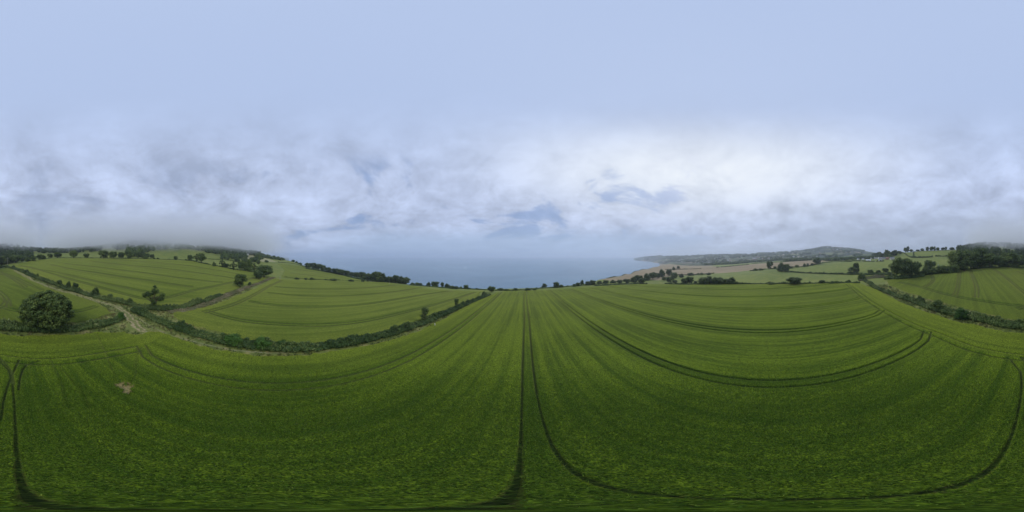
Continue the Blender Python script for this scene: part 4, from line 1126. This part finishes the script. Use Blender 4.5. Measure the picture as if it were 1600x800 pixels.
def post(px, yt, yb, label):
    x, y = P(px, yb); z = float(terrain(x, y)); h = math.hypot(x, y)*tan(radians((400-yt)*.225))+CAMZ-z
    e = bpy.data.objects.new('wooden_post', None); COL.objects.link(e); e.location = (x, y, z)
    b = bmesh.new(); cyl(b, 0, 0, -.4, h, .17, .15); bm_obj('shaft', b, M['pole'], e)
    b = bmesh.new(); cyl(b, 0, 0, h+.002, h+.06, .18, .05); bm_obj('cap', b, M['pole'], e)
    tag(e, label, 'post')
post(437.5, 431.5, 438.5, 'grey post at the top of the bramble bank beside the field corner')
post(608.5, 440.5, 445, 'grey post standing in barley before the clump at the corner above the sea')
post(36.5, 401, 408, 'pale post between the small trees right of the left telegraph pole')

# ------------------------------------------------------------------ yacht
M['hull'] = simple_mat('white_hull', (.85, .85, .84), .3, .03, 1.0)
def yacht():
    x, y = PR(727.5, 1480); e = bpy.data.objects.new('yacht', None); COL.objects.link(e); e.location = (x, y, 0); e.rotation_euler = (0, 0, .5)
    b = bmesh.new(); st = []
    for t_ in np.linspace(0, 1, 9):
        X0 = -6+12*t_; wd = 1.9*(1-max(0, t_-.35)**2*2.3); sh = 1.3+.5*t_**2
        st.append([b.verts.new((X0, s*wd*q, zz)) for s, q, zz in ((-1, 1, sh), (-1, .75, .1), (0, 0, -.5), (1, .75, .1), (1, 1, sh))])
    for i in range(8):
        for k in range(4): b.faces.new((st[i][k], st[i+1][k], st[i+1][k+1], st[i][k+1]))
        b.faces.new((st[i][4], st[i+1][4], st[i+1][0], st[i][0]))
    b.faces.new(st[0]); b.faces.new(st[-1][::-1])
    bm_obj('hull', b, M['hull'], e)
    b = bmesh.new(); bmbox(b, -3.2, 1.8, -1.2, 1.2, 1.5, 3.1); bmbox(b, -2.6, .6, -1.05, 1.05, 3.102, 4.4); cb = bm_obj('cabin', b, M['hull'], e)
    b = bmesh.new(); bmbox(b, -2.5, 1.0, -1.23, -1.205, 2.2, 2.8); bmbox(b, -2.5, 1.0, 1.205, 1.23, 2.2, 2.8); bm_obj('window', b, M['glass'], cb)
    b = bmesh.new(); cyl(b, -.4, 0, 4.402, 9.5, .09, .05); bm_obj('mast', b, M['hull'], e)
    b = bmesh.new(); v_ = [b.verts.new(p) for p in ((-.55, -.05, 4.9), (-4.6, -.12, 4.9), (-.55, -.05, 9.2), (-.55, .05, 4.9), (-4.6, .02, 4.9), (-.55, .05, 9.2))]
    b.faces.new(v_[:3]); b.faces.new(v_[5:2:-1]); b.faces.new((v_[0], v_[3], v_[4], v_[1])); b.faces.new((v_[1], v_[4], v_[5], v_[2])); bm_obj('sail', b, M['hull'], e)
    tag(e, 'tiny white yacht alone on the sea', 'boat')
yacht()

# ------------------------------------------------------------------ walker and dog
def skin_body(name, verts, edges, mat, parent=None, root=0, sub=2):
    me = bpy.data.meshes.new(name); me.from_pydata([v[:3] for v in verts], edges, [])
    ob = bpy.data.objects.new(name, me); COL.objects.link(ob)
    md = ob.modifiers.new('skin', 'SKIN')
    for i, v in enumerate(verts):
        sv_ = me.skin_vertices[0].data[i]; sv_.radius = (v[3], v[4] if len(v) > 4 else v[3]); sv_.use_root = (i == root)
    ss = ob.modifiers.new('sub', 'SUBSURF'); ss.levels = sub; ss.render_levels = sub
    me.materials.append(mat)
    if parent: ob.parent = parent
    return ob
M['skin'] = simple_mat('skin', (.55, .36, .27), .6, .05)
M['top'] = simple_mat('cream_top', (.78, .75, .62), .9, .05)
M['trousers'] = simple_mat('pale_trousers', (.62, .60, .52), .9, .05)
M['hair'] = simple_mat('dark_hair', (.02, .016, .012), .7, .2)
M['dogfur'] = simple_mat('black_fur', (.015, .014, .013), .8, .3, 8.0)
px_, py_ = P(679.5, 510.3); pz = float(terrain(px_, py_))+.06
pe = skin_body('person', [(0, 0, .93, .155, .11), (0, .01, 1.12, .135, .095), (0, 0, 1.36, .17, .10), (0, .01, 1.46, .07), (0, .02, 1.56, .085, .095), (0, .03, 1.66, .088, .10), (0, .02, 1.73, .05),
    (.1, 0, .88, .095), (.11, .12, .5, .065), (.11, .08, .09, .042), (.12, .2, .04, .035), (-.1, 0, .88, .095), (-.11, -.06, .5, .065), (-.11, -.24, .12, .042), (-.12, -.14, .05, .035),
    (.19, 0, 1.38, .06), (.25, -.06, 1.12, .045), (.25, .05, .88, .032), (.25, .09, .79, .035, .02), (-.19, 0, 1.38, .06), (-.25, .05, 1.12, .045), (-.24, .18, .92, .032), (-.24, .24, .86, .035, .02)],
    [(0, 1), (1, 2), (2, 3), (3, 4), (4, 5), (5, 6), (0, 7), (7, 8), (8, 9), (9, 10), (0, 11), (11, 12), (12, 13), (13, 14), (2, 15), (15, 16), (16, 17), (17, 18), (2, 19), (19, 20), (20, 21), (21, 22)], M['skin'])
pe.location = (px_, py_, pz); pe.rotation_euler = (0, 0, 2.4)
skin_body('top', [(0, 0, .90, .18, .135), (0, .01, 1.12, .158, .118), (0, 0, 1.37, .19, .125), (0, .01, 1.44, .09), (.19, 0, 1.38, .078), (.25, -.06, 1.12, .064), (.25, .04, .90, .05), (-.19, 0, 1.38, .078), (-.25, .05, 1.12, .064), (-.245, .17, .94, .05)],
    [(0, 1), (1, 2), (2, 3), (2, 4), (4, 5), (5, 6), (2, 7), (7, 8), (8, 9)], M['top'], pe)
skin_body('trousers', [(0, 0, .93, .165, .12), (.1, 0, .87, .115), (.11, .12, .5, .085), (.11, .08, .14, .065), (-.1, 0, .87, .115), (-.11, -.06, .5, .085), (-.11, -.22, .17, .065)],
    [(0, 1), (1, 2), (2, 3), (0, 4), (4, 5), (5, 6)], M['trousers'], pe)
skin_body('hair', [(0, -.01, 1.60, .095, .09), (0, 0, 1.70, .10, .10), (0, -.02, 1.75, .07)], [(0, 1), (1, 2)], M['hair'], pe)
tag(pe, 'person with dark hair in cream top and pale trousers walking the path beside the hedge', 'person')
dx, dy = P(674.8, 511.6); dz = float(terrain(dx, dy))+.05
dg = skin_body('dog', [(0, -.28, .50, .12, .13), (0, 0, .50, .125, .13), (0, .24, .52, .135, .16), (0, .42, .64, .075), (0, .50, .76, .085), (0, .64, .73, .045), (0, .72, .72, .032),
    (.09, .24, .40, .06), (.09, .22, .22, .038), (.09, .24, .04, .035), (-.09, .26, .40, .06), (-.09, .30, .22, .038), (-.09, .34, .04, .035),
    (.09, -.28, .42, .08), (.09, -.22, .28, .05), (.09, -.36, .17, .032), (.09, -.32, .04, .035), (-.09, -.30, .42, .08), (-.09, -.30, .28, .05), (-.09, -.44, .17, .032), (-.09, -.42, .04, .035),
    (0, -.42, .56, .035), (0, -.62, .68, .02), (.055, .46, .85, .022), (-.055, .46, .85, .022)],
    [(0, 1), (1, 2), (2, 3), (3, 4), (4, 5), (5, 6), (2, 7), (7, 8), (8, 9), (2, 10), (10, 11), (11, 12), (0, 13), (13, 14), (14, 15), (15, 16), (0, 17), (17, 18), (18, 19), (19, 20), (0, 21), (21, 22), (4, 23), (4, 24)], M['dogfur'])
dg.location = (dx, dy, dz); dg.rotation_euler = (0, 0, 2.0)
tag(dg, 'black dog walking just ahead of the person on the path', 'dog')

# ------------------------------------------------------------------ air
def box_obj(name, x0, x1, y0, y1, z0, z1):
    b = bmesh.new(); bmbox(b, x0, x1, y0, y1, z0, z1); me = bpy.data.meshes.new(name); b.to_mesh(me); b.free()
    o = bpy.data.objects.new(name, me); COL.objects.link(o); return o
def vol_mat(name, build):
    m = bpy.data.materials.new(name); m.use_nodes = True; t = NT(m.node_tree); t.n.clear()
    t.l.new(build(t), t.new('ShaderNodeOutputMaterial').inputs['Volume']); return m
hz_ = box_obj('haze', -21500, 21500, -21500, 21500, -32, 345)
hz_.data.materials.append(vol_mat('haze_air', lambda t: t.new('ShaderNodeVolumePrincipled', {'Color': (.80, .87, .98, 1), 'Density': 1.9e-4, 'Anisotropy': .25}).outputs[0]))
hz_['kind'] = 'stuff'

# low cloud lying on the left hills
def low_cloud(t):
    pos = t.new('ShaderNodeNewGeometry').outputs['Position']
    z = t.new('ShaderNodeSeparateXYZ', {0: pos}).outputs
    n = t.noise(pos, .012, 4, .6)
    r = t.new('ShaderNodeVectorMath', {0: t.new('ShaderNodeVectorMath', {0: pos, 1: (1, 1, 0)}, operation='MULTIPLY').outputs[0]}, operation='LENGTH').outputs['Value']
    # direction of the bank's middle
    a = (250-800)*2*pi/1600
    dt_ = t.new('ShaderNodeVectorMath', {0: pos, 1: (sin(a), cos(a), 0)}, operation='DOT_PRODUCT').outputs['Value']
    side = t.mapr(t.math('DIVIDE', dt_, r), .70, .93, 0, 1, True)
    a = (1588-800)*2*pi/1600
    dt2 = t.new('ShaderNodeVectorMath', {0: pos, 1: (sin(a), cos(a), 0)}, operation='DOT_PRODUCT').outputs['Value']
    side = t.math('MAXIMUM', side, t.mapr(t.math('DIVIDE', dt2, r), .94, 1.0, 0, .55, True))
    hz = t.math('ADD', z[2], t.math('MULTIPLY', t.math('SUBTRACT', n, .5), 60))
    up = t.mapr(hz, 116, 146, 0, 1, True); top = t.mapr(hz, 250, 170, 0, 1, True)
    rr = t.math('MULTIPLY', t.mapr(r, 300, 470, 0, 1, True), t.mapr(r, 1100, 800, 0, 1, True))
    d = t.math('MULTIPLY', t.math('MULTIPLY', up, top), t.math('MULTIPLY', side, rr))
    return t.new('ShaderNodeVolumePrincipled', {'Color': (.97, .98, 1, 1), 'Density': t.math('MULTIPLY', d, .014), 'Anisotropy': .2}).outputs[0]
lc = box_obj('low_cloud', -1050, 420, -1100, 520, 112, 320)
lc.data.materials.append(vol_mat('cloud_air', low_cloud))
lc['kind'] = 'stuff'; lc['label'] = 'low cloud lying on the left hilltops'
